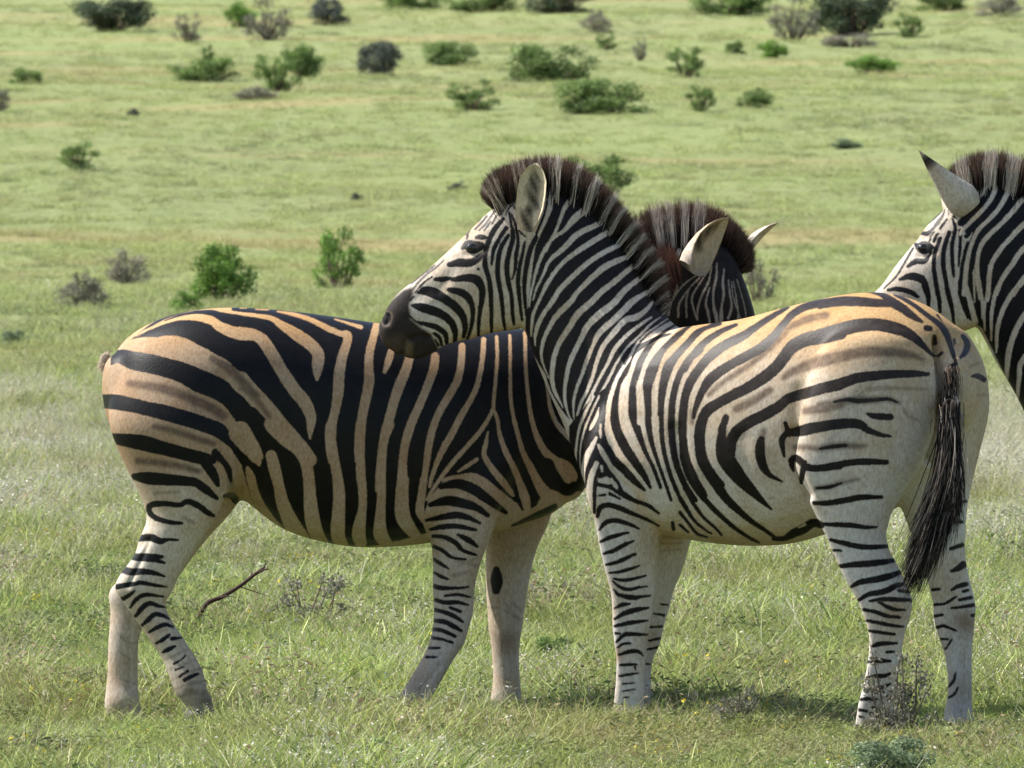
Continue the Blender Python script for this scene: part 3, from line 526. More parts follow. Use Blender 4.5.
# ------------------------------------------------------------------ zebra B: in front, rump towards us at the right, head laid over the first one's back
def z_b():
    th = math.radians(32); side = (-math.sin(th), -math.cos(th), 0)
    Z = Zebra('zebra in front, rump and tail to the right, resting its chin on its neighbour', math.pi-th, 780, -.25)
    Y = lambda u: .05-(u-610)/345*.55
    T = Z.loft('torso', [(616, 392, 616, 470, Y(606), .13), (636, 362, 634, 508, Y(630), .20), (660, 335, 660, 530, Y(655), .25), (692, 325.5, 698, 541, Y(690), .27), (742, 318.5, 748, 546, Y(740), .28),
        (790, 306, 795, 543, Y(790), .29), (838, 295, 842, 528, Y(838), .285), (876, 291.5, 880, 515, Y(876), .28), (906, 298, 905, 496, Y(906), .265), (930, 311, 926, 478, Y(930), .23), (948, 328, 944, 460, Y(946), .185), (958, 350, 953, 435, Y(956), .13)], side, ex=2.2, cap=.5)
    Z.loft('near_hind', [(825, 350, 935, 345, -.56, .12), (806, 392, 943, 384, -.58, .15), (798, 430, 935, 424, -.60, .15), (795, 466, 920, 464, -.62, .135), (810, 498, 900, 494, -.63, .11), (825, 528, 886, 522, -.64, .085), (835, 552, 889, 548, -.65, .065), (845, 577, 900, 572, -.66, .055), (858, 600, 911, 597, -.67, .05),
        (864.5, 616, 910, 614, -.67, .047), (870, 636, 903, 637, -.67, .042), (869, 660, 900, 661, -.66, .04), (865, 683, 896, 684, -.65, .043), (860, 702, 893, 705, -.65, .045), (857, 719, 891, 722, -.65, .043), (855, 736, 892, 738, -.65, .05)], side, ex=2.1)
    Z.loft('far_hind', [(922, 338, 966, 336, -.42, .10), (916, 372, 981, 366, -.40, .12), (912, 420, 985, 410, -.38, .13), (906, 470, 975, 455, -.36, .12), (903, 500, 966, 498, -.35, .10), (912, 528, 963, 524, -.34, .08), (921, 553, 963, 551, -.33, .065), (928, 577, 967, 576, -.32, .055), (934, 602, 974, 602, -.31, .05), (935, 620, 974, 620, -.31, .046), (941, 640, 972, 638, -.31, .042),
        (947, 660, 971, 660, -.31, .036), (949, 690, 971, 690, -.31, .036), (946, 708, 971, 708, -.31, .04), (944, 730, 973, 732, -.31, .045)], side, ex=2.1)
    Z.loft('near_front', [(606, 400, 668, 390, -.06, .10), (592, 440, 668, 430, -.10, .12), (589, 475, 666, 470, -.11, .12), (592, 500, 664, 500, -.12, .105), (597, 517, 660, 516, -.12, .09), (600, 535, 658, 534, -.12, .078), (603, 553, 656, 552, -.12, .068), (607, 571, 655, 571, -.12, .06), (612, 590, 653, 590, -.12, .055), (614, 608, 651, 608, -.12, .053), (614.5, 626, 648, 626, -.12, .053),
        (616.5, 644, 645, 644, -.12, .05), (618, 660, 644, 660, -.12, .042), (617, 678, 643, 678, -.12, .037), (616, 694, 643, 695, -.12, .04), (614.5, 708, 643, 710, -.12, .04), (613, 724, 643, 726, -.12, .046)], side, ex=2.1)
    Z.loft('far_front', [(645, 470, 700, 470, .08, .09), (650, 515, 693, 515, .1, .085), (650, 545, 686, 545, .12, .075), (645, 571, 679.5, 571, .13, .062), (639, 590, 672, 590, .14, .056), (634, 608, 667.5, 608, .15, .053), (632, 626, 662, 626, .15, .052), (630, 645, 658, 645, .15, .047), (626, 662, 651, 662, .15, .039), (625, 690, 650, 690, .15, .037), (623, 706, 650, 706, .15, .042), (622, 722, 652, 724, .15, .046)], side, ex=2.1)
    ns = (-.30, -.954, 0)
    nk = Z.loft('neck', [(536, 180, 521, 318, .09, .075), (560, 184, 527, 335, .09, .085), (590, 203, 537, 362, .08, .095), (617, 236, 551, 395, .07, .115), (638, 270, 567, 430, .06, .14), (655, 302, 582, 470, .04, .17), (676, 326, 598, 508, .01, .2), (700, 328, 625, 530, -.03, .22)], ns, ex=2.1)
    hs = (-.10, -.995, 0)
    hd = Z.loft('head', [(531, 184, 534, 322, .09, .085), (514, 195, 520, 329, .09, .095), (497, 205.5, 503, 331.5, .09, .10), (482, 218, 487, 334.5, .09, .098), (465, 235, 472, 339, .09, .085), (447, 252, 457, 342, .09, .072), (428, 269, 444, 346, .09, .062), (412, 282, 434, 352, .09, .056), (400, 291, 424, 358, .09, .054), (391, 302, 413, 359, .09, .055), (384, 313, 399, 355, .09, .053), (380, 323, 390, 349, .09, .045)], hs, ex=2.15, cap=.35)
    K = []; S = lambda op, reg, t: K.append((op, strokes(reg, t)))
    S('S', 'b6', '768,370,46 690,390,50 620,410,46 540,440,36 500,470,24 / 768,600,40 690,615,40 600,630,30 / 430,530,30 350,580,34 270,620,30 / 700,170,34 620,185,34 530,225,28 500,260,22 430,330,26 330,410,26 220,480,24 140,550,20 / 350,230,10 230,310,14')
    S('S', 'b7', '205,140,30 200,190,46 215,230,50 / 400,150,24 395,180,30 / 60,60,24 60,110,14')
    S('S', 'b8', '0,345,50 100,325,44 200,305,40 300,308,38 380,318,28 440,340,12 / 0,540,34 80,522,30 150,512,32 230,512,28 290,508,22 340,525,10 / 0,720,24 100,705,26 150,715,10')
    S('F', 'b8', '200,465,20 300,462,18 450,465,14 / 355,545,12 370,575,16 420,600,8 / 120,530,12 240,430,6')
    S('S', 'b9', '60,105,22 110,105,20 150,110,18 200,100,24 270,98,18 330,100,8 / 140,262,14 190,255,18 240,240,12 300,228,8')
    S('K', 'b9', '140,262,8 190,257,12 235,243,6')
    S('K', 'b8', '60,520,8 120,510,16 160,516,18 230,512,14 290,508,12 330,522,6 / 0,720,8 50,712,14 110,706,14')
    S('K', 'b4', '103,200,40 110,270,30 130,340,26 160,400,22 190,450,12 / 150,220,46 150,280,40 165,350,32 190,410,24 210,460,12 / 225,180,46 210,250,44 195,320,40 195,390,30 208,450,16 / 290,130,40 270,200,40 245,280,40 225,350,34 215,420,24 212,480,14 / '
      '380,70,30 340,130,36 300,210,36 275,290,30 245,370,26 225,440,20 215,510,14 205,600,10 208,650,8 / 440,80,24 390,140,26 345,210,26 310,280,24 270,360,22 240,430,18 225,500,16 215,580,14 215,680,12 225,740,12 / 510,70,24 450,110,24 400,180,24 360,250,22 315,330,20 275,400,18 255,460,16 245,530,12 235,600,12 235,700,14 / '
      '560,75,20 490,110,26 440,180,26 395,260,24 355,320,22 325,380,20 310,440,24 / 600,80,14 530,120,30 480,190,34 435,230,30 400,290,28 370,350,30 360,420,34 370,490,34 400,560,36 440,620,32 480,680,22 500,720,10 / 640,80,16 590,115,30 540,190,34 480,250,40 440,300,30 425,360,28 435,440,34 455,510,26 480,580,16 510,640,14 540,720,12 / '
      '700,90,12 640,120,28 590,180,34 540,240,34 505,310,26 490,380,26 490,450,26 500,520,20 515,580,14 550,680,12 580,768,10 / 768,90,14 700,110,24 640,170,26 590,230,26 560,310,20 545,390,19 543,460,18 547,540,17 562,620,16 588,700,15 618,768,13 / 690,190,28 640,240,26 604,310,24 586,390,25 581,470,26 586,550,26 601,630,24 634,710,22 672,768,20 / '
      '768,190,28 710,240,28 660,300,30 635,370,30 625,450,32 625,530,30 640,610,26 670,680,24 710,750,20 / 768,270,30 720,310,28 690,370,16 670,420,8 / 768,390,30 720,420,34 695,480,40 690,550,40 705,620,38 740,680,40 768,710,36')
    S('K', 'b6', '270,215,14 200,245,24 130,290,30 70,350,30 20,430,30 / 520,130,12 450,170,24 380,215,30 300,270,40 220,310,44 150,360,44 90,430,40 50,500,34 20,590,32 5,700,28 / 768,100,34 680,110,36 600,130,36 540,165,34 490,220,34 450,270,40 390,325,46 310,370,44 230,415,44 160,465,44 110,530,36 80,600,26 65,660,14 / '
      '768,250,70 690,270,70 610,285,64 540,320,60 500,370,55 460,420,55 400,470,55 320,520,50 240,560,48 170,600,46 120,650,40 95,720,38 90,768,38 / 220,660,30 200,720,34 / 768,505,46 690,520,50 600,545,50 520,570,46 470,610,50 400,650,52 320,690,52 270,730,52 250,768,50')
    S('K', 'b7', '95,144,40 92,210,42 100,280,44 130,340,46 170,400,46 220,470,40 280,530,32 340,580,24 400,620,18 450,655,14 / 205,140,30 200,200,50 215,270,80 260,340,76 310,400,60 360,450,40 400,490,24 440,525,8 / 270,150,50 245,200,55 235,260,60 / 390,190,30 385,220,44 385,260,46 400,320,40 430,360,24 490,392,8 / '
      '505,110,16 515,150,22 490,190,30 495,240,20 500,270,10 / 515,165,24 560,150,30 620,130,38 700,122,40 768,120,40 / 545,340,10 535,310,20 545,280,26 565,280,20 / 600,300,20 590,340,24 580,380,16 585,400,8 / 565,290,24 610,320,30 660,328,32 768,315,34 / 645,495,18 700,495,24 768,488,24 / '
      '10,200,26 15,280,28 40,360,28 80,430,26 140,500,24 200,560,22 270,620,18 340,665,14 380,685,10 / 20,420,14 60,490,18 110,560,14 170,615,12 200,650,8 / 0,470,22 30,520,20 70,580,14 130,630,10 150,640,8 / 0,540,16 40,590,14 80,640,12 130,658,8 / 0,600,14 40,635,10 / 450,665,20 500,665,24 545,640,40 590,620,44 640,590,40 680,600,30')
    S('T', 'b7', '570,612,10 600,598,16 / 620,640,10 660,630,10')
    S('K', 'b5', '205,0,26 205,60,28 200,120,28 195,180,30 225,230,34 260,290,40 310,340,40 360,390,30 405,432,12 / 190,40,12 160,100,14 145,150,28 120,200,18 100,260,16 95,330,14 100,400,18 108,460,22 / 180,140,10 150,150,24 / 195,200,20 165,260,34 135,320,30 120,380,22 110,440,16 / 165,260,24 205,285,24 225,330,18 240,370,10 / '
      '75,150,22 65,230,18 65,320,20 70,380,14 / 110,60,14 85,140,14 80,220,10 90,300,10 / 165,540,12 165,470,16 170,410,18 200,405,24 250,420,24 300,450,30 350,480,20 420,505,18 475,545,10 / 190,370,10 230,360,12 270,385,14 290,430,18 / 190,370,8 180,400,12 / 240,450,16 290,475,8 / 185,460,8 215,455,10 / '
      '180,560,14 195,515,24 240,505,24 300,525,24 360,550,18 420,575,14 475,605,8 / 190,622,10 220,588,22 270,578,22 330,595,18 380,618,8 / 195,680,12 240,660,20 290,645,16 330,636,8 / 210,738,10 260,722,20 310,695,18 355,675,8 / 300,765,12 360,740,14 / 540,590,16 545,620,16')
    n4 = lambda *t: [(560+x/6.4, 390+y/6.4) for x, y in t]
    K += [('POLY', n4((60, 230), (215, 40), (290, -10), (275, 120), (285, 260), (320, 400), (380, 500), (350, 560), (300, 540), (240, 560), (215, 660), (200, 660), (150, 700), (120, 640), (60, 500)))]
    S('T', 'n4', '215,40,18 160,150,22 125,240,20 108,330,18 100,420,18 103,520,18 120,640,24 / 250,40,16 190,170,16 155,260,16 135,340,14 128,420,10 130,500,8 / 250,110,8 235,170,24 205,230,26 190,255,12 / 260,220,16 258,270,22 262,305,12 / 232,305,20 205,360,36 170,430,40 148,520,30 148,600,22 152,660,14 / '
      '245,350,20 272,400,38 305,455,34 325,490,34 390,560,50 / 235,470,34 205,540,40 188,620,44 182,720,56 / 265,490,26 270,520,16 / 255,580,30 310,592,30 / 330,572,20 355,612,30 364,632,14')
    S('K', 'b11', '145,465,12 200,452,20 250,430,22 303,405,10 / 160,510,8 210,505,16 270,490,18 325,470,8 / 185,542,10 240,550,18 300,540,16 360,525,8 / 180,555,8 220,588,18 270,600,18 320,590,14 370,583,8 / 185,600,8 215,630,20 290,645,26 340,640,14 385,634,8 / 190,705,10 230,685,22 275,680,8')
    S('K', 'b12', '192,158,14 240,130,24 300,110,28 375,98,10 / 192,198,14 250,185,22 310,175,20 370,168,8 / 195,238,12 220,238,8 / 200,285,12 245,245,22 300,243,20 372,245,8 / 205,315,10 240,295,14 278,293,8 / 215,355,12 270,338,22 320,338,20 345,360,8 / 220,412,12 270,410,16 310,408,10 / 300,420,10 305,440,6 / '
      '215,472,10 260,465,14 320,455,8 / 235,515,8 295,510,7 / 235,555,7 300,545,6 / 240,590,8 265,588,7 / 235,625,12 245,628,8')
    S('K', 'b9', '35,50,30 90,40,40 160,25,40 230,15,38 300,15,34 340,40,24 390,58,16 425,62,8 / 50,190,12 45,155,24 65,145,20 90,175,24 85,210,20 82,240,12 / 90,185,20 150,185,26 210,175,26 280,162,24 350,160,24 408,162,18 / 130,318,12 190,318,20 250,308,22 310,297,22 390,296,12 / '
      '165,400,12 220,402,18 280,405,18 330,412,14 370,412,8 / 195,460,12 240,472,18 300,485,20 360,488,18 410,485,14 / 205,500,10 235,502,8 / 228,562,14 290,555,22 360,550,24 435,540,16 / 275,640,12 310,622,20 370,612,24 420,600,24 460,585,16 / 302,692,12 340,670,18 400,658,22 450,635,20 480,628,10 / '
      '455,655,10 495,660,10 / 345,695,8 400,688,16 460,690,16 505,692,12 / 380,700,10 430,725,14 480,730,8 / 322,728,12 370,738,14 410,752,14 460,758,10')
    S('K', 'b10', '200,258,10 250,268,16 310,280,14 355,284,8 / 210,302,10 250,308,14 318,318,12 / 225,368,12 260,357,20 330,355,8 / 285,393,10 315,392,8 / 218,438,10 250,430,20 300,432,10 / 200,505,12 240,495,16 275,495,18 300,483,8 / 190,555,12 225,550,14 260,545,16 300,528,8 / 175,595,12 205,593,16 230,598,10 / 235,595,8 260,590,8 / 170,640,12 200,645,10 / 225,630,12 250,630,8 / 170,668,10 185,672,8 / 215,655,10 250,655,8')
    S('K', 'b8', '150,46,8 220,48,16 270,66,22 300,90,40 350,120,36 390,150,30 435,178,12 / 0,105,36 80,92,40 160,92,40 240,98,34 300,100,30 / 320,60,14 390,100,16 450,145,18 510,190,24 540,230,26 560,290,20 575,340,14 585,400,14 / 500,150,8 540,190,8 / 0,240,60 80,215,58 160,195,56 240,190,52 320,205,50 380,230,42 430,270,28 485,325,10 / '
      '0,465,46 80,445,46 160,418,42 240,408,40 320,402,34 400,400,28 460,402,16 / 200,570,8 230,580,24 300,585,26 / 455,205,24 470,208,20 / 488,240,16 490,270,18 / 520,310,14 505,325,10 / 572,255,10 580,285,8 / 610,240,16 628,270,26 622,305,24 600,330,12 / 650,410,10 675,410,22 700,425,20')
    S('F', 'b8', '670,490,8 705,490,12 / 640,370,12 690,350,10')
    Z.ops['main'] = K
    N = [k for k in K if k[0] == 'K'][:0]
    NS = [('K', strokes('b3', '185,150,14 165,220,18 138,298,20 / 245,165,16 215,215,18 185,270,20 155,330,22 135,390,20 125,450,18 115,510,14 110,560,8 / 340,120,20 290,180,24 250,230,24 215,275,12 / 400,150,20 340,210,26 290,265,30 230,310,34 185,360,34 165,420,26 150,480,20 130,540,16 112,600,12 / '
      '430,200,22 370,255,28 310,310,34 250,360,34 205,420,34 175,490,34 145,560,30 125,630,28 / 480,230,24 420,290,28 350,340,34 290,400,40 230,470,40 185,540,36 155,610,34 140,680,34 150,740,30 162,780,20 / 480,300,24 420,350,28 370,400,36 310,460,44 250,540,46 210,610,44 185,680,42 180,740,40 / '
      '530,340,20 470,390,26 410,440,34 350,500,42 300,570,48 260,640,48 235,710,48 226,768,46 / 560,400,20 500,440,26 440,490,36 390,550,44 340,630,48 300,720,46 / 600,470,14 540,510,24 480,560,36 420,630,40 370,700,40 / 600,560,20 530,600,26 480,640,30 430,700,32 / 620,600,20 560,630,22 510,680,24'))]
    neckpoly = [(530, 150), (700, 290), (700, 322)]+[(600+x/6.4, 300+y/6.4) for x, y in [(650, 150), (600, 210), (540, 290), (480, 360), (440, 440), (405, 540), (390, 640), (388, 740)]]+[(640, 417), (610, 419), (585, 421), (572, 419), (525, 340), (526, 318), (530, 290), (536, 240), (533, 190)]
    WH = [('POLY', neckpoly), ('T', strokes('n1', '350,20,50 230,110,50 160,190,30 90,240,24 40,300,26 5,370,26 -20,440,24 -40,520,20 -60,600,18 -70,680,16 / 480,90,30 380,150,36 240,220,40 150,310,36 60,390,26 20,480,20 -20,560,16 -45,640,14 / '
      '540,160,24 430,210,36 330,270,40 210,350,34 120,430,30 50,530,30 10,610,24 -8,650,22 -43,730,24 -53,810,20 -58,870,14 / 600,240,20 500,290,34 400,340,36 310,400,36 230,470,36 130,570,36 85,640,34 22,730,30 -13,800,30 -31,870,22 -31,930,12 / 640,310,20 560,360,30 430,420,44 340,490,40 240,590,34 197,650,40 107,740,38 52,830,32 17,920,26 9,1000,20 27,1070,14 57,1140,10 / '
      '690,350,20 600,420,34 480,520,40 390,590,40 332,650,42 242,730,44 192,810,40 132,900,36 97,980,36 80,1070,34 77,1150,32 92,1220,28 122,1280,18 147,1330,8 / 720,430,20 640,500,32 540,580,40 472,660,46 382,730,48 302,810,44 267,880,36 222,970,36 187,1050,34 172,1120,30 160,1200,26 159,1280,24 172,1340,18 190,1395,12 / '
      '750,500,16 680,590,26 592,650,44 492,750,44 382,850,40 337,940,26 302,1020,30 272,1110,26 237,1200,24 217,1280,22 214,1360,16 220,1410,10')),
      ('T', strokes('m1', '500,230,30 470,310,40 455,380,38 445,440,36 420,510,28 385,590,22 355,660,20 330,740,18 320,820,16 / 660,270,30 620,330,36 590,370,36 545,430,32 520,490,26 490,570,22 455,640,24 420,710,22 / 430,300,12 420,360,14 405,440,16 375,520,20 330,600,24 290,690,22 270,780,18 / 560,250,14 530,340,20')),
      ('T', strokes('n2', '850,10,20 812,60,30 742,110,44 672,130,40 600,210,40 530,300,34 490,400,30 465,490,26 430,580,24 390,660,22 365,740,16 / 842,110,16 782,150,24 690,220,28 610,310,30 560,410,24 510,500,22 460,600,22 410,700,18 395,770,14 / 902,110,10 842,150,16 752,240,18 680,310,18 620,400,20 570,500,20 520,590,18 460,690,16 430,770,16')),
      ('T', strokes('n3', '440,115,10 360,170,14 290,220,14 230,290,18 190,370,24 120,480,26 80,580,30 55,680,36 45,780,40 / 500,130,26 400,180,36 290,270,40 230,370,34 195,470,34 165,540,54 152,620,64 150,700,66 158,780,64 178,825,58 205,875,50 / 590,135,30 500,180,40 410,250,50 340,330,44 290,420,34 265,500,34 252,560,46 258,640,50 262,720,54 262,780,54 / 700,145,24 600,180,36 520,260,40 440,340,46 400,400,26 375,480,30 355,560,44 350,640,44 350,780,36'))]
    i5 = next(i for i, k in enumerate(K) if k[0] == 'K' and abs(k[1][0][0][0]-(560+205/4.8)) < .01 and abs(k[1][0][0][1]-400) < .01)
    K[i5:i5] = WH
    HK = [('K', strokes('b2', '200,350,10 235,340,40 280,352,50 330,380,42 380,415,40 415,460,34 428,510,26 420,560,16 / 175,410,14 220,420,40 270,435,42 320,455,38 360,490,34 380,540,26 378,590,16 / 185,485,8 240,500,20 290,515,26 330,545,24 340,590,16 / 280,545,14 305,565,18 315,600,12 / 285,575,8 300,600,10 / '
      '350,335,20 400,345,34 440,370,34 460,410,26 465,460,20 455,520,16 435,580,12 / 285,285,16 320,285,26 350,280,16 375,285,22 430,278,34 480,285,42 505,320,34 510,370,26 500,430,20 493,500,16 492,560,12 / 350,215,20 400,205,38 450,205,38 490,185,30 510,165,14 / 490,235,12 493,237,10 / '
      '553,470,18 555,540,12 / 612,480,16 620,530,10 / 655,450,16 662,500,12 / 695,440,14 702,480,10 / 725,470,10 726,500,8')),
      ('K', strokes('h1', '170,450,20 210,420,60 250,440,100 300,430,70 340,435,24 / 280,365,24 320,362,40 360,368,20 / 215,330,12 240,280,14 310,225,12 / 270,300,10 320,250,14 360,200,12 / 300,310,8 350,260,14 400,190,12 430,160,8 / 340,310,8 370,270,10 390,240,6 / 400,260,8 440,190,10 480,140,6 / 455,200,8 490,150,10 510,125,6 / 200,340,8 212,352,14 205,375,8 / 505,190,8 535,130,10 550,120,6')),
      ('K', strokes('h2', '250,230,8 300,165,14 370,100,16 440,50,12 490,0,8 / 270,250,8 330,180,12 400,130,10 / 240,180,8 330,110,8 420,40,8 / 215,420,14 260,460,12 320,500,10 / 230,310,10 260,280,8')),
      ('K', strokes('b1', '610,330,16 570,380,24 540,440,24 525,500,22 525,560,22 540,610,22 550,670,22 552,740,20 555,800,18 / '
      '625,375,20 595,420,18 565,480,18 555,550,8 / 635,410,16 600,470,20 585,540,22 585,610,22 598,680,20 605,740,18 612,810,16 / 640,300,10 650,360,14 658,420,22 640,490,22 628,560,24 635,630,22 650,700,18 655,780,16 / 650,310,8 672,370,12 682,440,16 672,510,18 668,570,14 655,620,6 / 715,440,8 705,490,14 690,560,18 682,630,20 688,700,18 695,770,14 / '
      '768,420,20 740,480,24 722,560,22 712,640,20 715,720,16 724,800,10 / 660,330,8 690,390,8 715,415,6 / 700,360,12 735,385,14 760,370,10'))]
    Z.ops['head'] = HK; Z.ops['neck'] = K+HK
    Z.ops['far_front'] = [('K', strokes('b12', '445,78,8 480,82,10 / 405,130,8 460,138,14 / 385,205,10 450,200,12 / 380,278,10 438,265,14 / 370,325,10 425,315,14 / 365,405,10 390,408,8')), ('F', strokes('b11', '440,310,10 560,320,8 / 450,350,10 560,345,8 / 440,390,8 550,380,8'))]
    Z.ops['far_hind'] = [k for k in K if False]+[('K', strokes('b10', '560,48,10 590,35,24 610,20,30 / 482,127,12 510,124,10 / 562,128,10 590,112,18 625,103,18 / 490,190,12 530,187,10 560,170,12 582,155,6 / 595,170,12 645,160,14 / 612,135,12 632,128,10 / 560,205,8 610,200,12 655,192,16 / 488,240,12 522,233,12 / 650,237,12 660,235,12 / 498,288,12 530,282,12 580,302,8 / '
      '515,337,8 545,338,8 / 535,380,8 550,360,8 562,340,8 / 550,540,8 570,515,12 578,480,6 / 550,588,8 575,570,10 588,545,6')), ('K', strokes('b9', '655,495,12 700,480,16 / 690,390,14 700,392,10 / 700,315,10 715,312,8')), ('K', strokes('b8', '610,240,16 628,270,26 622,305,24 600,330,12 / 650,410,10 675,410,22 700,425,20')), ('F', strokes('b8', '670,490,8 705,490,12 / 640,370,12 690,350,10'))]
    def base(uv, co, kinds, who):
        z = co[:, 2]; c = lerp3((.60, .575, .545), (.53, .465, .385), sst(z, .70, 1.02)); t = sst(uv[:, 1], 400, 325)[:, None] if False else sst(z, 1.06, 1.34)[:, None]
        c = c*(1-t)+np.array((.50, .325, .155))*t
        K_ = np.array(kinds)[who]; nh = (K_ == 'neck') | (K_ == 'head'); c[nh] = np.array((.58, .52, .45))
        jaw = nh*np.exp(-(np.abs(poly_edge(uv, [(455, 343), (490, 334), (528, 329)]))/7)**2); c = c*(1-.6*jaw[:, None])+np.array((.45, .31, .12))*.6*jaw[:, None]
        fl = (K_ == 'head')*np.exp(-(np.abs(poly_edge(uv, [(462, 238), (500, 204)]))/6)**2)*.5; c = c*(1-fl[:, None])+np.array((.36, .22, .12))*fl[:, None]
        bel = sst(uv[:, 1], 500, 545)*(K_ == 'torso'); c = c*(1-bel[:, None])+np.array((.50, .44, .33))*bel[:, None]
        but = (K_ == 'torso')*sst(uv[:, 0], 955, 975); c = c*(1-.5*but[:, None])+np.array((.46, .36, .25))*.5*but[:, None]
        return dirt(uv, c, [(896, 612, 16, (.34, .22, .13), .7), (965, 622, 13, (.24, .16, .10), .8), (962, 690, 22, (.36, .28, .20), .6), (617, 655, 9, (.42, .26, .14), .7), (651, 640, 12, (.40, .27, .16), .6), (668, 538, 18, (.5, .38, .2), .6), (875, 715, 16, (.36, .33, .3), .5)])
    Mz = [([(376+x/4.8, 220+y/4.8) for x, y in [(175, 322), (130, 335), (60, 395), (10, 440), (10, 560), (60, 660), (130, 660), (180, 690), (260, 690), (310, 640), (295, 600), (265, 545), (215, 515), (168, 475), (160, 410), (180, 350)]], (.034, .028, .026), 3.5),
          ([(376+x/4.8, 220+y/4.8) for x, y in [(22, 470), (30, 445), (55, 432), (78, 445), (80, 475), (62, 510), (38, 515), (25, 495)]], (.13, .105, .09), 2.0), ([(376+x/4.8, 220+y/4.8) for x, y in [(30, 465), (38, 445), (58, 440), (72, 452), (74, 475), (58, 502), (40, 505), (30, 490)]], (.004, .004, .004), 1.5), ([(376+x/4.8, 220+y/4.8) for x, y in [(132, 600), (148, 572), (176, 596), (172, 655), (142, 650)]], (.15, .115, .075), 6),  # paler ring paints the lit rim round the nostril; nostril and chin follow
          ([(376+x/4.8, 220+y/4.8) for x, y in [(0, 545), (60, 560), (120, 545), (140, 600), (120, 640), (20, 660)]], (.075, .055, .045), 8)]
    z2 = lambda pts: np.array([(376+x/4.8, 220+y/4.8) for x, y in pts])
    BN = lambda r, d, *pts: (np.array(pts, float), r, d)
    Z.dents = [BN(2.4, .005, (634, 660), (634, 700)), BN(2.6, .005, (892, 636), (886, 692)), BN(2.4, .005, (962, 650), (963, 702)), BN(2.6, .007, (886, 530), (893, 562), (902, 590)), BN(7, .007, (868, 395), (862, 440), (850, 480)), BN(9, .006, (742, 440), (752, 500), (765, 530)), BN(5, .005, (622, 470), (640, 505), (650, 540)), BN(3, .004, (628, 600), (630, 640)), (z2([(52, 458), (50, 490)]), 3.2, .012), (z2([(125, 645), (135, 605), (165, 572), (215, 555), (255, 565)]), 2.0, .012), (z2([(345, 300), (300, 345), (330, 330)])*1, 4, .004), (z2([(430, 165), (480, 165), (520, 145)]), 3, .005), (z2([(370, 250), (270, 330), (190, 380)]), 6, .004),
               (np.array([(683, 520), (684, 470), (676, 430)]), 7, .010), (np.array([(792, 430), (796, 465), (808, 496)]), 5, .014), (np.array([(800, 390), (795, 430)]), 8, .008), (np.array([(937, 340), (941, 372), (942, 405), (939, 435), (930, 462)]), 3.2, .060), (np.array([(963, 372), (962, 410), (960, 450)]), 4, .012)]
    Z.fade = lambda co: .25+.75*sst(co[:, 2], .75, 1.2)*sst(co[:, 0], .30, .5)
    Z.ears = [(P(528, 231, -.045), P(537, 163.5, -.035), (-.38, -1, .0), .050, 'oval'), (P(522, 226, .17), P(531, 168, .19), (-.45, 1, .0), .0475, 'oval')]
    # dock of the tail, part of the body
    tl = Z.loft('tail_dock', [(951, 340, 959, 339, -.42, .016), (949, 352, 959, 351, -.49, .018), (946, 368, 959, 368, -.56, .021), (944, 390, 958, 390, -.62, .02), (942, 420, 955, 421, -.65, .018), (941, 455, 953, 457, -.70, .016), (936, 480, 946, 483, -.70, .012)], side)
    Z.ops['tail_dock'] = [('K', strokes('b8', '540,230,26 560,290,20 575,340,14 585,400,14 / 520,378,16 580,358,14 / 525,440,14 565,442,12 / 530,500,12 565,500,10 / 530,545,10 560,565,8 / 535,590,16 560,600,12 / 530,640,20 570,650,20 / 530,690,30 570,700,30 / 500,760,90 560,800,90 520,900,100'))]
    Z.build(base, Mz)
    Z.eye(471.5, 247.5, .0175, hd)
    main_neck = Z.ops['neck']
    def mcol(q, t, n):
        inner = q.copy(); inner[:, 0] -= 5; inner[:, 1] += 6; inner += RNG.normal(size=inner.shape)*.6
        sdv, _ = paint(inner, WH+[('K', strokes('b3', '0,60,90 30,120,60 / 100,40,30 130,90,22'))])
        black = (sdv < .5)[:, None]; fl = (t < .1)[:, None]
        r = np.where(black, np.array([[.014, .012, .012]]), np.array([[.60, .54, .46]])); lk = np.random.default_rng(5).random(90)[(t*89).astype(int)][:, None]; fl = (t < .34)[:, None]; r = np.where(fl, np.where(lk < .30, np.array([[.50, .43, .35]]), np.array([[.018, .013, .012]])), r); black = np.where(fl, lk >= .30, black); r = r*(.7+.6*RNG.random((n, 1)))
        brn = np.array([.125, .08, .058])*(.5+1.2*RNG.random((n, 1))); keep = (~black) & (RNG.random((n, 1)) < .85)
        return r, np.where(keep, r*.85, brn)
    Z.mane([(497, 207, 481, 195), (502, 204, 485, 181), (509, 200, 496, 170), (520, 194, 515, 162), (535, 190, 533, 158), (552, 190, 552, 157), (570, 196, 576, 163), (588, 208, 600, 180), (605, 226, 622, 203), (620, 247, 640, 228), (634, 268, 655, 252), (645, 288, 666, 275), (652, 306, 668, 296), (658, 318, 668, 312)],
           .085, 30000, .016, mcol)
    # tail switch
    n = 2600; t = RNG.random(n); ta = RNG.random(n)**1.35
    r0 = np.array([P(951-7*q+RNG.normal()*3.5, 400+70*q, -.70) for q in t])+RNG.normal(size=(n, 3))*np.array([.004, .008, .004])
    tip = np.array([P(903+58*k+RNG.normal()*4, 588-80*k**1.6+RNG.normal()*9-45*(RNG.random()**3), -.78) for k in ta])+RNG.normal(size=(n, 3))*np.array([0, .02, 0])
    bend = np.array([.030, -.02, .0])[None]*(.4+RNG.random((n, 1)))*(1-.6*ta[:, None])+RNG.normal(size=(n, 3))*.006
    dark = np.where(RNG.random((n, 1)) < .82, np.array([[.010, .009, .009]]), np.array([[.075, .055, .045]])); up = (t < .55)[:, None] & (RNG.random((n, 1)) < .35); dark = np.where(up, np.array([[.30, .26, .22]]), dark)
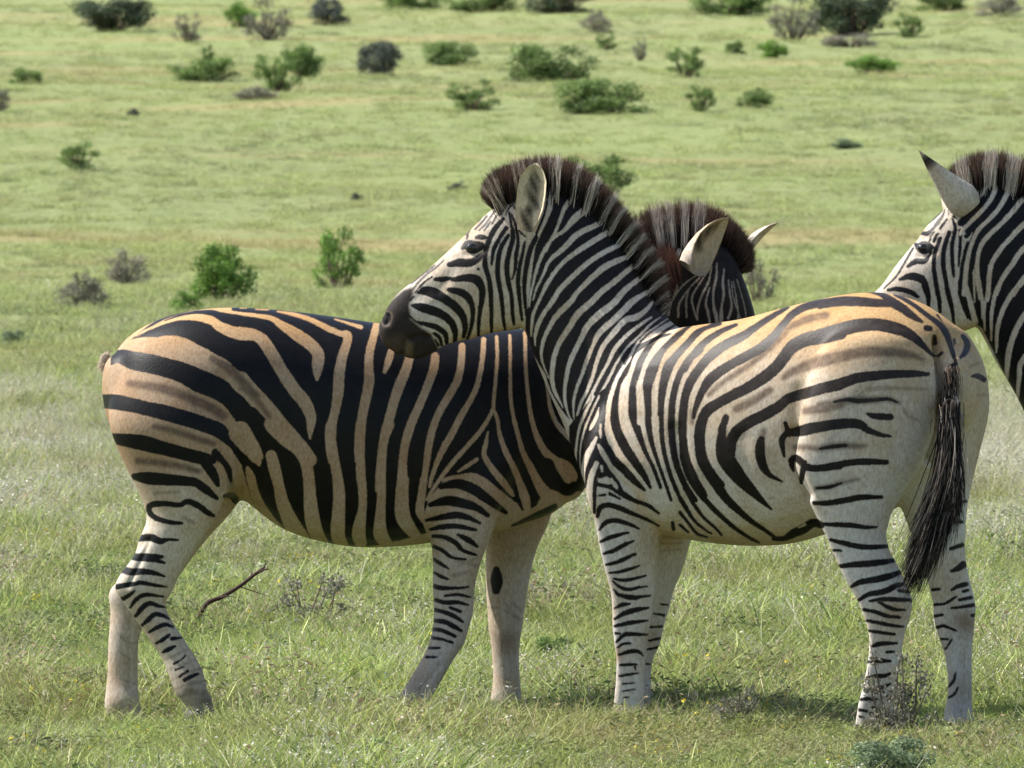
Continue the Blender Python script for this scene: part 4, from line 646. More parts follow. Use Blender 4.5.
    V, F, C = hair_mesh(r0, tip, bend, np.full(n, .0042), dark*(.6+.8*RNG.random((n, 1))), dark*.8, seg=6)
    m = 1000; q = RNG.random(m); r1 = np.array([P(952-7*k+RNG.normal()*3.6, 366+66*k, -.61-.05*k) for k in q])+RNG.normal(size=(m, 3))*np.array([.002, .006, .004]); t1 = r1+np.array([0, -.018, -.085])+RNG.normal(size=(m, 3))*np.array([.006, .008, .018])
    c1 = np.where(RNG.random((m, 1)) < .35+.5*q[:, None], np.array([[.022, .017, .014]]), np.array([[.20, .15, .11]]))*(.7+.6*RNG.random((m, 1))); V1, F1, C1 = hair_mesh(r1, t1, RNG.normal(size=(m, 3))*.004, np.full(m, .0032), c1, c1)
    V, F, C = np.vstack([V, V1]), np.vstack([F, F1+len(V)]), np.vstack([C, C1])
    mesh_obj('tail_hair', V, F, HAIR, Z.root, Z.o, dict(hair=('FLOAT_COLOR', C)))
    for rg in ([(855, 724, 893, 726, -.65, .045), (852, 740, 896, 742, -.65, .055)], [(943, 720, 973, 722, -.31, .042), (941, 736, 976, 738, -.31, .052)], [(612, 713, 644, 714, -.12, .042), (610, 728, 647, 730, -.12, .052)], [(621, 712, 652, 713, .15, .042), (619, 727, 655, 728, .15, .052)]): Z.hoof(rg, side)
    return Z
def poly_edge(uv, pts):
    pts = np.asarray(pts, float); d = np.full(len(uv), 1e9)
    for a, b in zip(pts[:-1], pts[1:]):
        ab = b-a; t = np.clip((uv-a)@ab/(ab@ab), 0, 1); d = np.minimum(d, np.hypot(*(uv-a-t[:, None]*ab).T))
    return d

# ------------------------------------------------------------------ zebra C: head and neck come in from the right
def z_c():
    side = (0, -1, 0); y0 = .62
    Z = Zebra('zebra cut off by the right edge, only head and neck showing behind a rump', math.pi, 1290, y0)
    o = 449
    Z.loft('torso', [(1062, 385, 1062, 475, y0, .12), (1082, 352, 1082, 512, y0, .2), (1110, 335, 1110, 530, y0, .25), (1180, 328, 1180, 545, y0, .28), (1290, 322, 1290, 548, y0, .3), (1390, 310, 1390, 540, y0, .29), (1450, 304, 1450, 505, y0, .28), (1500, 318, 1500, 490, y0, .22), (1525, 345, 1525, 440, y0, .13)], side)
    for dy, du, kd in ((-.14, 0, 'near_front'), (.14, 18, 'far_front')):
        Z.loft(kd, [(1075+du, 430, 1150+du, 430, y0+dy, .11), (1085+du, 500, 1145+du, 500, y0+dy, .1), (1098+du, 560, 1142+du, 560, y0+dy, .062), (1104+du, 620, 1138+du, 620, y0+dy, .053), (1108+du, 650, 1134+du, 650, y0+dy, .042), (1108+du, 685, 1133+du, 685, y0+dy, .038), (1106+du, 700, 1134+du, 700, y0+dy, .042), (1103+du, 716, 1136+du, 716, y0+dy, .046)], side, ex=2.1)
    for dy, du, kd in ((-.14, 0, 'near_hind'), (.14, -30, 'far_hind')):
        Z.loft(kd, [(1400+du, 400, 1525+du, 395, y0+dy, .13), (1412+du, 460, 1515+du, 455, y0+dy, .12), (1440+du, 515, 1502+du, 510, y0+dy, .085), (1462+du, 555, 1512+du, 550, y0+dy, .062), (1482+du, 590, 1530+du, 586, y0+dy, .05), (1490+du, 620, 1526+du, 622, y0+dy, .043), (1490+du, 660, 1520+du, 660, y0+dy, .038), (1488+du, 690, 1520+du, 692, y0+dy, .043), (1482+du, 716, 1518+du, 716, y0+dy, .047)], side, ex=2.1)
    nk = Z.loft('neck', [(974, 184, 968, 318, y0, .078), (992, 180, 980, 332, y0, .09), (1020, 190, 996, 362, y0, .1), (1052, 214, 1014, 392, y0, .12), (1080, 250, 1030, 425, y0, .14), (1102, 290, 1046, 465, y0, .17), (1130, 322, 1066, 505, y0, .2)], side, ex=2.1)
    hd = Z.loft('head', [(976, 188, 982, 322, y0, .085), (961, 199, 969, 330, y0, .095), (945, 208.5, 952, 332.5, y0, .10), (930, 222, 936, 334.5, y0, .098), (914, 243, 921, 339, y0, .085), (897, 264, 906, 343, y0, .072), (880, 287, 893, 347, y0, .062), (862, 303, 883, 354, y0, .056), (850, 314, 873, 360, y0, .054), (841, 326, 863, 360, y0, .055), (834, 338, 849, 354, y0, .052), (831, 346, 839, 350, y0, .042)], (-.05, -.9987, 0), ex=2.15, cap=.35)
    face = [('K', strokes('c1', '450,415,30 490,380,44 540,330,44 580,290,40 590,260,30 / 480,480,20 540,440,34 600,370,40 640,300,44 670,220,44 690,170,30 / 510,470,14 490,520,24 465,610,20 455,680,18 445,768,14 / 510,690,30 510,610,34 535,530,36 590,450,40 640,390,40 700,320,40 768,240,36 840,170,30 / 520,768,26 510,690,30 / '
        '570,768,30 565,690,34 570,610,38 600,540,40 660,470,44 720,400,46 768,360,44 850,280,40 / 620,768,50 625,700,56 650,620,60 700,550,60 768,480,60 860,390,50 / 690,768,60 720,700,60 768,620,60 870,500,60 960,400,50 / 450,450,14 450,520,14 445,590,12 442,630,6 / 410,390,8 425,440,16 410,520,18 410,600,18 418,680,12 / 395,460,18 370,540,22 365,620,22 378,700,20 390,768,20 / '
        '350,490,16 325,560,18 318,620,20 325,690,20 338,768,20 / 190,630,16 230,605,26 270,605,24 295,580,12 305,555,8 / 150,695,12 200,680,34 250,690,40 275,720,30 285,768,24 / 110,750,8 150,742,16 200,755,12 / 70,740,6 130,680,8 180,600,10 215,540,8')), ('K', strokes('h3', '130,460,20 170,490,70 210,490,110 250,490,60 285,490,16 / 250,440,14 258,420,14 / 290,440,20 310,390,24 330,370,10 / 220,300,8 270,260,14 340,195,12 370,165,8 / 190,370,30 240,370,34 280,330,20 330,270,30 370,210,14 385,160,8 / 260,400,8 290,360,10 / 340,330,16 370,290,20 400,250,12 / 410,170,6 415,210,8 / 455,225,16 475,240,10')), 
        ('K', strokes('c2', '450,60,20 455,130,22 475,190,24 490,240,10 / 515,40,20 525,110,24 540,180,16 550,240,8 / 500,60,20 505,110,20 530,180,14 / 570,60,34 572,130,20 568,200,10 / 605,120,50 600,190,24 590,260,20 600,330,20 / 640,130,54 620,200,50 610,280,34 620,350,22 630,400,16 / 720,100,70 690,180,70 665,270,70 655,360,60 665,440,40 680,510,20 / '
        '820,130,70 768,210,70 740,300,70 720,400,70 710,480,60 720,570,40 / 900,240,70 830,310,70 768,400,50 755,500,40 745,600,40 760,660,30 / 378,60,20 395,140,24 410,200,18 420,280,12 / 330,60,18 345,150,20 350,210,12 / 275,80,34 290,130,24 292,180,16 / 90,100,14 140,95,22 200,110,24 240,135,14'))]
    q1 = lambda *t: [(870+x/4.987, 140+y/4.987) for x, y in t]; q2 = lambda *t: [(870+x/4.987, 270+y/4.987) for x, y in t]
    face += [('POLY', q1((590, 240), (520, 350), (450, 420), (480, 470), (505, 475), (490, 520), (465, 610), (455, 680), (445, 768))+q2((455, 130), (475, 190), (492, 245), (560, 290), (768, 720), (1500, 1400), (1500, -600))+q1((1000, 60), (700, 100))),
        ('T', strokes('c1', '640,90,40 630,220,30 600,300,24 540,370,24 470,440,22 450,470,20 / 740,180,40 700,240,30 650,330,26 600,390,24 540,450,24 500,540,24 480,640,26 470,768,28 / 850,230,40 768,290,30 700,370,28 640,430,26 570,500,26 540,570,24 535,680,24 550,790,22 / 900,320,34 768,420,30 700,490,28 640,560,26 600,640,26 590,768,24 585,800,20 / '
          '900,450,34 768,540,30 710,620,28 660,690,26 630,768,26 / 950,560,34 850,620,30 768,690,30 715,768,28 / 515,660,10 520,740,14 522,810,8 / 510,465,8 490,500,14')),
        ('T', strokes('c2', '478,80,26 492,130,28 510,200,30 525,260,30 / 530,-20,22 548,80,20 560,160,18 562,240,14 / 598,-20,22 585,100,16 570,200,16 573,300,12 / 690,0,26 640,80,24 615,160,22 605,240,20 605,350,12 / 768,50,30 700,130,28 655,220,26 635,300,24 630,410,14 / 900,60,30 768,230,32 715,330,32 690,430,32 678,560,20 / 950,230,34 768,440,30 745,530,26 735,640,18 / 520,0,12 524,60,12 522,105,6'))]
    Z.ops['head'] = face
    body = []
    for k in range(26):
        u = 1075+k*17; lean = (k-12)*1.6
        body.append(('K', [np.array([(u-lean*.4, 290, 5), (u, 360, 9), (u+lean*.3, 430, 9), (u+lean, 500, 7), (u+lean*1.3, 545, 2.5)])]))
    for k in range(9): body.append(('K', [np.array([(u0-40, 545+k*13, 2), (u0, 540+k*13, 4), (u0+45, 545+k*13, 2)]) for u0 in (1120, 1495)]))
    Z.ops['main'] = body+face; Z.ops['neck'] = face+[('T', [np.array([(1120+22*k, 260+24*k, 4), (1075+24*k, 330+24*k, 5), (1050+24*k, 400+24*k, 4), (1055+20*k, 470+20*k, 3)]) for k in range(3)])]
    def base(uv, co, kinds, who):
        z = co[:, 2]; c = lerp3((.60, .56, .50), (.55, .46, .35), sst(z, .62, .95)); t = sst(z, 1.25, 1.4)[:, None]; K_ = np.array(kinds)[who]; nh = (K_ == 'neck') | (K_ == 'head')
        c = c*(1-t)+np.array((.58, .41, .215))*t; c[nh] = np.array((.58, .52, .45))
        jaw = nh*np.exp(-(poly_edge(uv, [(940, 335), (965, 333), (984, 333)])/9)**2); c = c*(1-.6*jaw[:, None])+np.array((.45, .29, .12))*.6*jaw[:, None]
        fl = (K_ == 'head')*np.exp(-(poly_edge(uv, [(912, 240), (945, 207)])/6)**2)*.5; return c*(1-fl[:, None])+np.array((.34, .24, .15))*fl[:, None]
    Mz = [([(842+0, 280), (872, 300), (884, 345), (880, 375), (820, 375), (815, 330)], (.034, .028, .026), 4)]
    Z.ears = [(P(969, 211, .54), P(918.5, 152, .50), (.30, 1.0, .35), .058, 'spear'), (P(955, 216, .72), P(936, 178, .90), (.3, 1.0, .35), .045, 'spear')]
    z1 = lambda pts: np.array([(870+x/4.987, 140+y/4.987) for x, y in pts])
    Z.dents = [(z1([(240, 580), (280, 585), (320, 560)]), 3, .005), (z1([(240, 500), (280, 490), (325, 510)]), 2.5, .004)]
    Z.build(base, Mz)
    Z.eye(923, 248, .0175, hd)
    def mcol(q, t, n):
        u = q[:, 0]+RNG.normal(size=n)*.8; white = np.zeros(n, bool)
        for c0, w0 in ((967, 5), (989, 5.5), (1008, 5.5), (1030, 6), (1052, 5), (1074, 5), (1095, 5)): white |= np.abs(u-c0) < w0
        wh = white[:, None]; r = np.where(wh, np.array([[.62, .56, .48]]), np.array([[.014, .012, .012]]))*(.7+.6*RNG.random((n, 1))); brn = np.array([.125, .083, .06])*(.5+1.2*RNG.random((n, 1)))
        return r, np.where(wh & (RNG.random((n, 1)) < .5), r*.85, brn)
    Z.mane([(950, 207, 944, 188), (956, 202, 949, 172), (966, 196, 959, 160), (977, 190, 974, 154), (990, 187, 992, 151), (1006, 190, 1012, 154), (1024, 198, 1034, 163), (1046, 214, 1060, 182), (1068, 238, 1086, 212), (1090, 272, 1110, 252), (1108, 306, 1126, 292)], y0, 17000, .016, mcol)
    for rg in ([(1101, 704, 1138, 704, y0-.14, .044), (1099, 720, 1140, 720, y0-.14, .052)], [(1119, 704, 1156, 704, y0+.14, .044), (1117, 720, 1158, 720, y0+.14, .052)], [(1480, 704, 1520, 704, y0-.14, .044), (1478, 720, 1522, 720, y0-.14, .052)], [(1450, 704, 1490, 704, y0+.14, .044), (1448, 720, 1492, 720, y0+.14, .052)]): Z.hoof(rg, side)
    n = 500; q = RNG.random(n); r0 = np.array([P(1522+14*k, 330+70*k, y0) for k in q])+RNG.normal(size=(n, 3))*.012; tip = r0+np.array([.08, 0, -.42])+RNG.normal(size=(n, 3))*.03; c = np.where(q[:, None] < .4, np.array([[.4, .35, .28]]), np.array([[.012, .011, .011]]))
    V, F, C = hair_mesh(r0, tip, np.tile([[.04, 0, 0]], (n, 1)), np.full(n, .006), c, np.tile([[.012, .011, .011]], (n, 1)), seg=5); mesh_obj('tail_hair', V, F, HAIR, Z.root, Z.o, dict(hair=('FLOAT_COLOR', C)))
    return Z
ZA, ZB, ZC = z_a(), z_b(), z_c()
# ------------------------------------------------------------------ grass: tufts scattered over the sward (uncountable: one object)
def mat_leaf(name, vary=.35, transl=.4, rough=.65, patch=None):
    m = NT(name); a = m.attr('leaf'); oi = m.n('ObjectInfo')
    c = a.outputs['Color']
    rnd = m.math('ADD', m.math('MULTIPLY', oi.outputs['Random'], vary), 1-vary*.5)
    hsv = m.n('HueSaturation'); m.l(c, hsv.inputs['Color']); m.l(rnd, hsv.inputs['Value']); c = hsv.outputs[0]
    if patch:
        n = m.noise(.35, 3, .6, oi.outputs['Location']); c = m.mix(m.math('MULTIPLY', m.ramp(n, .45, .68), .5), c, patch)
        st = m.n('Mapping'); st.inputs['Scale'].default_value = (.05, .16, 1); m.l(oi.outputs['Location'], st.inputs[0]); sp = m.n('SeparateXYZ'); m.l(oi.outputs['Location'], sp.inputs[0])
        c = m.mix(m.math('MULTIPLY', m.math('MULTIPLY', m.ramp(m.noise(1, 4, .6, st.outputs[0]), .52, .70), .75), m.ramp(sp.outputs[1], 35, 70)), c, (.37, .285, .14))
        c = m.mix(m.math('MULTIPLY', m.ramp(sp.outputs[1], 8, 50), .30), c, (.40, .42, .22))
    m.l(c, m.b.inputs['Base Color']); m.b.inputs['Roughness'].default_value = rough; m.b.inputs['Specular IOR Level'].default_value = .25
    tr = m.n('BsdfTranslucent'); m.l(c, tr.inputs[0]); mx = m.n('MixShader'); mx.inputs[0].default_value = transl
    m.l(m.b.outputs[0], mx.inputs[1]); m.l(tr.outputs[0], mx.inputs[2]); m.l(mx.outputs[0], m.out.inputs[0])
    return m.m
GRASSM = mat_leaf('grass_blade', .6, .30, patch=(.30, .27, .11))
def tuft(n, rad, h, wd, lean, cols, heads=None, leafy=0, curl=.5):
    V, F, C = [], [], []
    for _ in range(n):
        a = random.random()*6.283; r = rad*math.sqrt(random.random()); x, y = r*math.cos(a), r*math.sin(a)
        hh = random.uniform(*h); az = random.random()*6.283; ln = random.uniform(*lean)*hh; dx, dy = math.cos(az), math.sin(az)
        c = np.array(random.choice(cols))*random.uniform(.7, 1.3); wx, wy = -dy, dx; w0 = random.uniform(*wd); o = len(V); K = 4
        fx = random.random()*6.283; wx, wy = math.cos(fx), math.sin(fx)
        for k in range(K):
            t = k/(K-1); q = t**1.6*ln; ww = w0*(1-.8*t**1.5)/2; z = hh*(t-curl*.35*t*t*(ln/hh))
            V += [(x+dx*q-wx*ww, y+dy*q-wy*ww, z), (x+dx*q+wx*ww, y+dy*q+wy*ww, z)]
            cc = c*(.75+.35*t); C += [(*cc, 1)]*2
            if k: F.append((o+2*k-2, o+2*k-1, o+2*k+1, o+2*k))
        tip = np.array(V[-1])
        if heads:
            for _ in range(heads[0]):
                p = tip+np.random.default_rng(random.randrange(10**6)).normal(size=3)*heads[1]; s_ = heads[2]*random.uniform(.6, 1.4); o = len(V)
                u1 = np.array([random.gauss(0, 1) for _ in range(3)]); u1 /= np.linalg.norm(u1); u2 = np.cross(u1, [random.gauss(0, 1) for _ in range(3)]); u2 /= np.linalg.norm(u2)
                V += [tuple(p-u1*s_), tuple(p-u2*s_*.6), tuple(p+u1*s_), tuple(p+u2*s_*.6)]; F.append((o, o+1, o+2, o+3)); C += [(*(np.array(heads[3])*random.uniform(.75, 1.2)), 1)]*4
        for _ in range(leafy):
            t = random.uniform(.2, 1); p = np.array([x+dx*t**1.6*ln, y+dy*t**1.6*ln, hh*t]); s_ = random.uniform(.006, .014); o = len(V)
            u1 = np.array([random.gauss(0, 1), random.gauss(0, 1), random.gauss(.3, .5)]); u1 /= np.linalg.norm(u1); u2 = np.cross(u1, [random.gauss(0, 1) for _ in range(3)]); u2 /= np.linalg.norm(u2)
            V += [tuple(p), tuple(p+u1*s_+u2*s_*.4), tuple(p+u1*s_*2), tuple(p+u1*s_-u2*s_*.4)]; F.append((o, o+1, o+2, o+3)); C += [(*(c*random.uniform(.7, 1.2)), 1)]*4
    return V, F, C
GR, YG, ST, HB, TW, PL = [(.18, .25, .065), (.23, .30, .09)], [(.37, .43, .11), (.31, .39, .09), (.42, .46, .17)], [(.50, .44, .28), (.42, .36, .21), (.56, .51, .36)], [(.12, .165, .06), (.16, .20, .08)], [(.15, .10, .065), (.22, .15, .09)], [(.58, .55, .46), (.48, .48, .36)]
def build_grass():
    kinds = []
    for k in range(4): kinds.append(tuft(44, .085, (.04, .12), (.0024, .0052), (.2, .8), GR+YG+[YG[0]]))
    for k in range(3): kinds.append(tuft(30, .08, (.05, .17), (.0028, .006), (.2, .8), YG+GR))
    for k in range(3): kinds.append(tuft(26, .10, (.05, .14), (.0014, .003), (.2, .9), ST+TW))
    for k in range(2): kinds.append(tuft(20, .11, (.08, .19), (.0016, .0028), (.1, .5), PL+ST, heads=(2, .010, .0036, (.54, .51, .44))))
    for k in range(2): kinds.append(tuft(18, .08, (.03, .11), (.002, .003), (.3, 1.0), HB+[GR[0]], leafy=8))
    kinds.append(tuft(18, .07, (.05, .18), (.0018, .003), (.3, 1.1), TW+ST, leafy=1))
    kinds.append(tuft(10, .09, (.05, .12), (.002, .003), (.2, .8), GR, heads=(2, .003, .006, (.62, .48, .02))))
    col = bpy.data.collections.new('grass_tufts')
    for i, (V, F, C) in enumerate(kinds):
        me = bpy.data.meshes.new('tuft'); me.from_pydata([tuple(map(float, v_)) for v_ in V], [], F); a = me.attributes.new('leaf', 'FLOAT_COLOR', 'POINT'); a.data.foreach_set('color', np.array(C, np.float32).ravel()); me.materials.append(GRASSM)
        col.objects.link(bpy.data.objects.new('grass_tuft_%02d' % i, me))
    def noise2(x, y, s, seed):
        r = np.random.default_rng(seed); v = np.zeros_like(x)
        for _ in range(9):
            a = r.random()*6.283; f = s*(.5+1.3*r.random()); v += np.sin(x*f*math.cos(a)+y*f*math.sin(a)+r.random()*6.283)
        return v/3
    N = 1000000; d = 23.5+RNG.random(N)*320; u = 512+(RNG.random(N)-.5)*1024*2.0
    dens = np.interp(d, [23, 34, 45, 60, 80, 110, 160, 215, 345], [420, 400, 210, 95, 40, 14, 5, 2.4, 1.0]); pdf = dens*d
    keep = RNG.random(N) < pdf/pdf.max(); d, u = d[keep], u[keep]; keep = RNG.random(len(d)) < 195000/len(d); d, u = d[keep], u[keep]
    y = d-CAMD; x = (u-512)/FPX*d; z = ground_z(x, y); n = len(x)
    p1 = noise2(x, y*.7, 1.5, 1); p2 = noise2(x, y*.6, 3.1, 2); p3 = noise2(x, y*.5, .8, 3)
    near = 1-sst(d, 40, 52); midz = np.exp(-((d-52)/9)**2)
    W = np.stack([1.6+.5*p3+0*x]*4+[np.maximum(.05, .9+.7*p1)*(.4+.6*near)]*3+[np.maximum(.10, 1.1+.9*p2+1.7*midz)*(.45+.55*(near+midz).clip(0, 1))]*3+[np.maximum(.03, .12+.3*p1+3.6*midz*(.7+.6*p2)+3.5*midz*sst(u, 880, 980))]*2+
                 [np.maximum(.05, .9-.6*p1)*(.3+.7*near)]*2+[np.maximum(.01, .25+.4*p2)*(.2+near)]+[.10*near+.02], 1)
    far = sst(d, 62, 85)[:, None]; W = W*(1-far)+far*np.array([1, 1, 1, 1, .6, .6, .6, .35, .35, .35, .03, .03, .5, .5, .12, .0])*np.maximum(.2, np.stack([1+.5*p3]*7+[1-.6*p3]*9, 1))
    W = np.maximum(W, 0); W /= W.sum(1, keepdims=True); kind = (W.cumsum(1) < RNG.random((n, 1))).sum(1).clip(0, len(kinds)-1)
    sc = (.65+.6*RNG.random(n))*(1+.42*p2.clip(-1, 1.2)+.22*p1.clip(-1, 1))*np.interp(d, [24, 40, 60, 110, 215, 345], [1, 1.05, 1.0, 1.3, 2.2, 3.2]); hz = np.interp(d, [30, 34, 55, 80, 120, 345], [.60, .68, .82, .5, .36, .28])
    me = bpy.data.meshes.new('grass'); me.from_pydata(np.stack([x, y, z-.004], 1).tolist(), [], [])
    for nm, t_, arr, key in (('kind_index', 'INT', kind.astype(np.int32), 'value'), ('tuft_scale', 'FLOAT_VECTOR', np.stack([sc, sc, sc*hz], 1).astype(np.float32).ravel(), 'vector'), ('tuft_turn', 'FLOAT_VECTOR', np.stack([RNG.normal(size=n)*.12, RNG.normal(size=n)*.12, RNG.random(n)*6.283], 1).astype(np.float32).ravel(), 'vector')):
        a = me.attributes.new(nm, t_, 'POINT'); a.data.foreach_set(key, arr)
    o = bpy.data.objects.new('grass', me); COL.objects.link(o); tag(o, 'short green and straw coloured grass with pale seed heads growing all over the ground', 'grass', kind='stuff')
    ng = bpy.data.node_groups.new('scatter_tufts', 'GeometryNodeTree'); ng.interface.new_socket('Geometry', in_out='INPUT', socket_type='NodeSocketGeometry'); ng.interface.new_socket('Geometry', in_out='OUTPUT', socket_type='NodeSocketGeometry')
    gi, go = ng.nodes.new('NodeGroupInput'), ng.nodes.new('NodeGroupOutput'); ip = ng.nodes.new('GeometryNodeInstanceOnPoints'); ci = ng.nodes.new('GeometryNodeCollectionInfo')
    ci.inputs['Collection'].default_value = col; ci.inputs['Separate Children'].default_value = True; ci.inputs['Reset Children'].default_value = True
    def na(nm, t_):
        q = ng.nodes.new('GeometryNodeInputNamedAttribute'); q.data_type = t_; q.inputs[0].default_value = nm; return [s_ for s_ in q.outputs if s_.enabled][0]
    L = ng.links.new; L(gi.outputs[0], ip.inputs['Points']); L(ci.outputs[0], ip.inputs['Instance']); ip.inputs['Pick Instance'].default_value = True
    L(na('kind_index', 'INT'), ip.inputs['Instance Index']); L(na('tuft_turn', 'FLOAT_VECTOR'), ip.inputs['Rotation']); L(na('tuft_scale', 'FLOAT_VECTOR'), ip.inputs['Scale']); L(ip.outputs[0], go.inputs[0])
    md = o.modifiers.new('tufts', 'NODES'); md.node_group = ng
build_grass()

# ------------------------------------------------------------------ shrubs on the plain: each one a thing of its own
STEMM = mat_plain('shrub_wood', (.11, .08, .06), .9, .2)
LEAFC = dict(green=[(.12, .19, .05), (.15, .22, .065)], fresh=[(.17, .29, .055), (.13, .24, .045)], dark=[(.075, .105, .06), (.09, .12, .065)], grey=[(.21, .195, .15), (.25, .23, .18), (.16, .165, .11)], teal=[(.17, .225, .12), (.20, .25, .15)], blue=[(.085, .105, .085), (.11, .125, .10)])
LEAFM = mat_leaf('shrub_leaf', .25, .3, .6)
_shape = {}
def shrub_shape(style, tone, seed):
    key = (style, tone, seed)
    if key in _shape: return _shape[key]
    r = random.Random(sum(map(ord, style+tone))*31+seed); V, F, C = [], [], []; SV, SF = [], []
    # unit shrub: about 1 wide, 1 tall; clumps of leaves on branching stems
    n = dict(dome=34, loose=24, low=36, spiky=26)[style]; clumps = []
    for i in range(n):
        a = r.random()*6.283; q = math.sqrt(r.random())*.42; hmax = math.sqrt(max(.05, 1-(q/.5)**2))
        z = {'dome': (.10+.82*r.random()**.7)*hmax, 'loose': r.uniform(.15, .98)*hmax, 'low': r.uniform(.12, .88)*(.5+.5*hmax)*(.7+.45*r.random()), 'spiky': r.uniform(.25, 1.0)*(.45+.55*r.random())}[style]
        clumps.append((q*math.cos(a), q*math.sin(a), z*.92, r.uniform(.11, .19)*(1 if style in ('dome', 'low') else .85)))
    for cx, cy, cz, cr in clumps:
        tone_k = r.uniform(.7, 1.3); m = int((130 if tone != 'grey' else 70)*(cr/.13)**2)
        for _ in range(m):
            d = [r.gauss(0, 1) for _ in range(3)]; L = math.sqrt(sum(q*q for q in d)); rr = cr*(r.random()**.5)*(1.25 if r.random() < .15 else 1); p = (cx+d[0]/L*rr, cy+d[1]/L*rr, max(.02, cz+d[2]/L*rr*.8))
            s_ = r.uniform(.014, .032); u1 = Vector((r.gauss(0, 1), r.gauss(0, 1), r.gauss(.4, .8))).normalized(); u2 = u1.cross(Vector((r.gauss(0, 1), r.gauss(0, 1), r.gauss(0, 1)))).normalized(); P_ = Vector(p); o = len(V)
            V += [tuple(P_-u1*s_), tuple(P_+u2*s_*.55), tuple(P_+u1*s_), tuple(P_-u2*s_*.55)]; F.append((o, o+1, o+2, o+3)); c = np.array(r.choice(LEAFC[tone]))*tone_k*r.uniform(.75, 1.3); C += [(*c, 1)]*4
        # stem from the root to this clump
        b = Vector((cx*.15, cy*.15, -.03)); t = Vector((cx, cy, cz)); mid = b.lerp(t, .5)+Vector((r.gauss(0, .05), r.gauss(0, .05), .04)); pts = [b, mid, t, t+(t-mid)*.35+Vector((r.gauss(0, .04), r.gauss(0, .04), .03))]; o = len(SV)
        for k, q in enumerate(pts):
            w_ = .016*(1-k/3.4)
            for j in range(4): SV.append((q.x+w_*math.cos(j*1.571), q.y+w_*math.sin(j*1.571), q.z))
        for k in range(3):
            for j in range(4): SF.append((o+k*4+j, o+k*4+(j+1) % 4, o+(k+1)*4+(j+1) % 4, o+(k+1)*4+j))
    me = bpy.data.meshes.new('foliage'); me.from_pydata(V, [], F); a = me.attributes.new('leaf', 'FLOAT_COLOR', 'POINT'); a.data.foreach_set('color', np.array(C, np.float32).ravel()); me.materials.append(LEAFM)
    ms = bpy.data.meshes.new('stems'); ms.from_pydata(SV, [], SF); ms.materials.append(STEMM)
    _shape[key] = (me, ms); return _shape[key]
def shrub(u, v, wpx, hpx, style, tone, label, seed=0, name='shrub', cat='shrub', group='shrubs scattered over the plain', sink=.06, deep=.8):
    b = on_ground(u, v); d = b[1]+CAMD; W_, H_ = wpx*d/FPX*.95, hpx*d/FPX*1.22
    root = empty(name, b-np.array([0, 0, sink*H_])); root.scale = (W_, W_*deep, H_); root.rotation_euler = (0, 0, RNG.integers(0, 2)*3.1416+RNG.normal()*.25); tag(root, label, cat, group)
    me, ms = shrub_shape(style, tone, seed)
    for nm, q in (('foliage', me), ('stems', ms)):
        o = bpy.data.objects.new(nm, q); COL.objects.link(o); o.parent = root
    return root
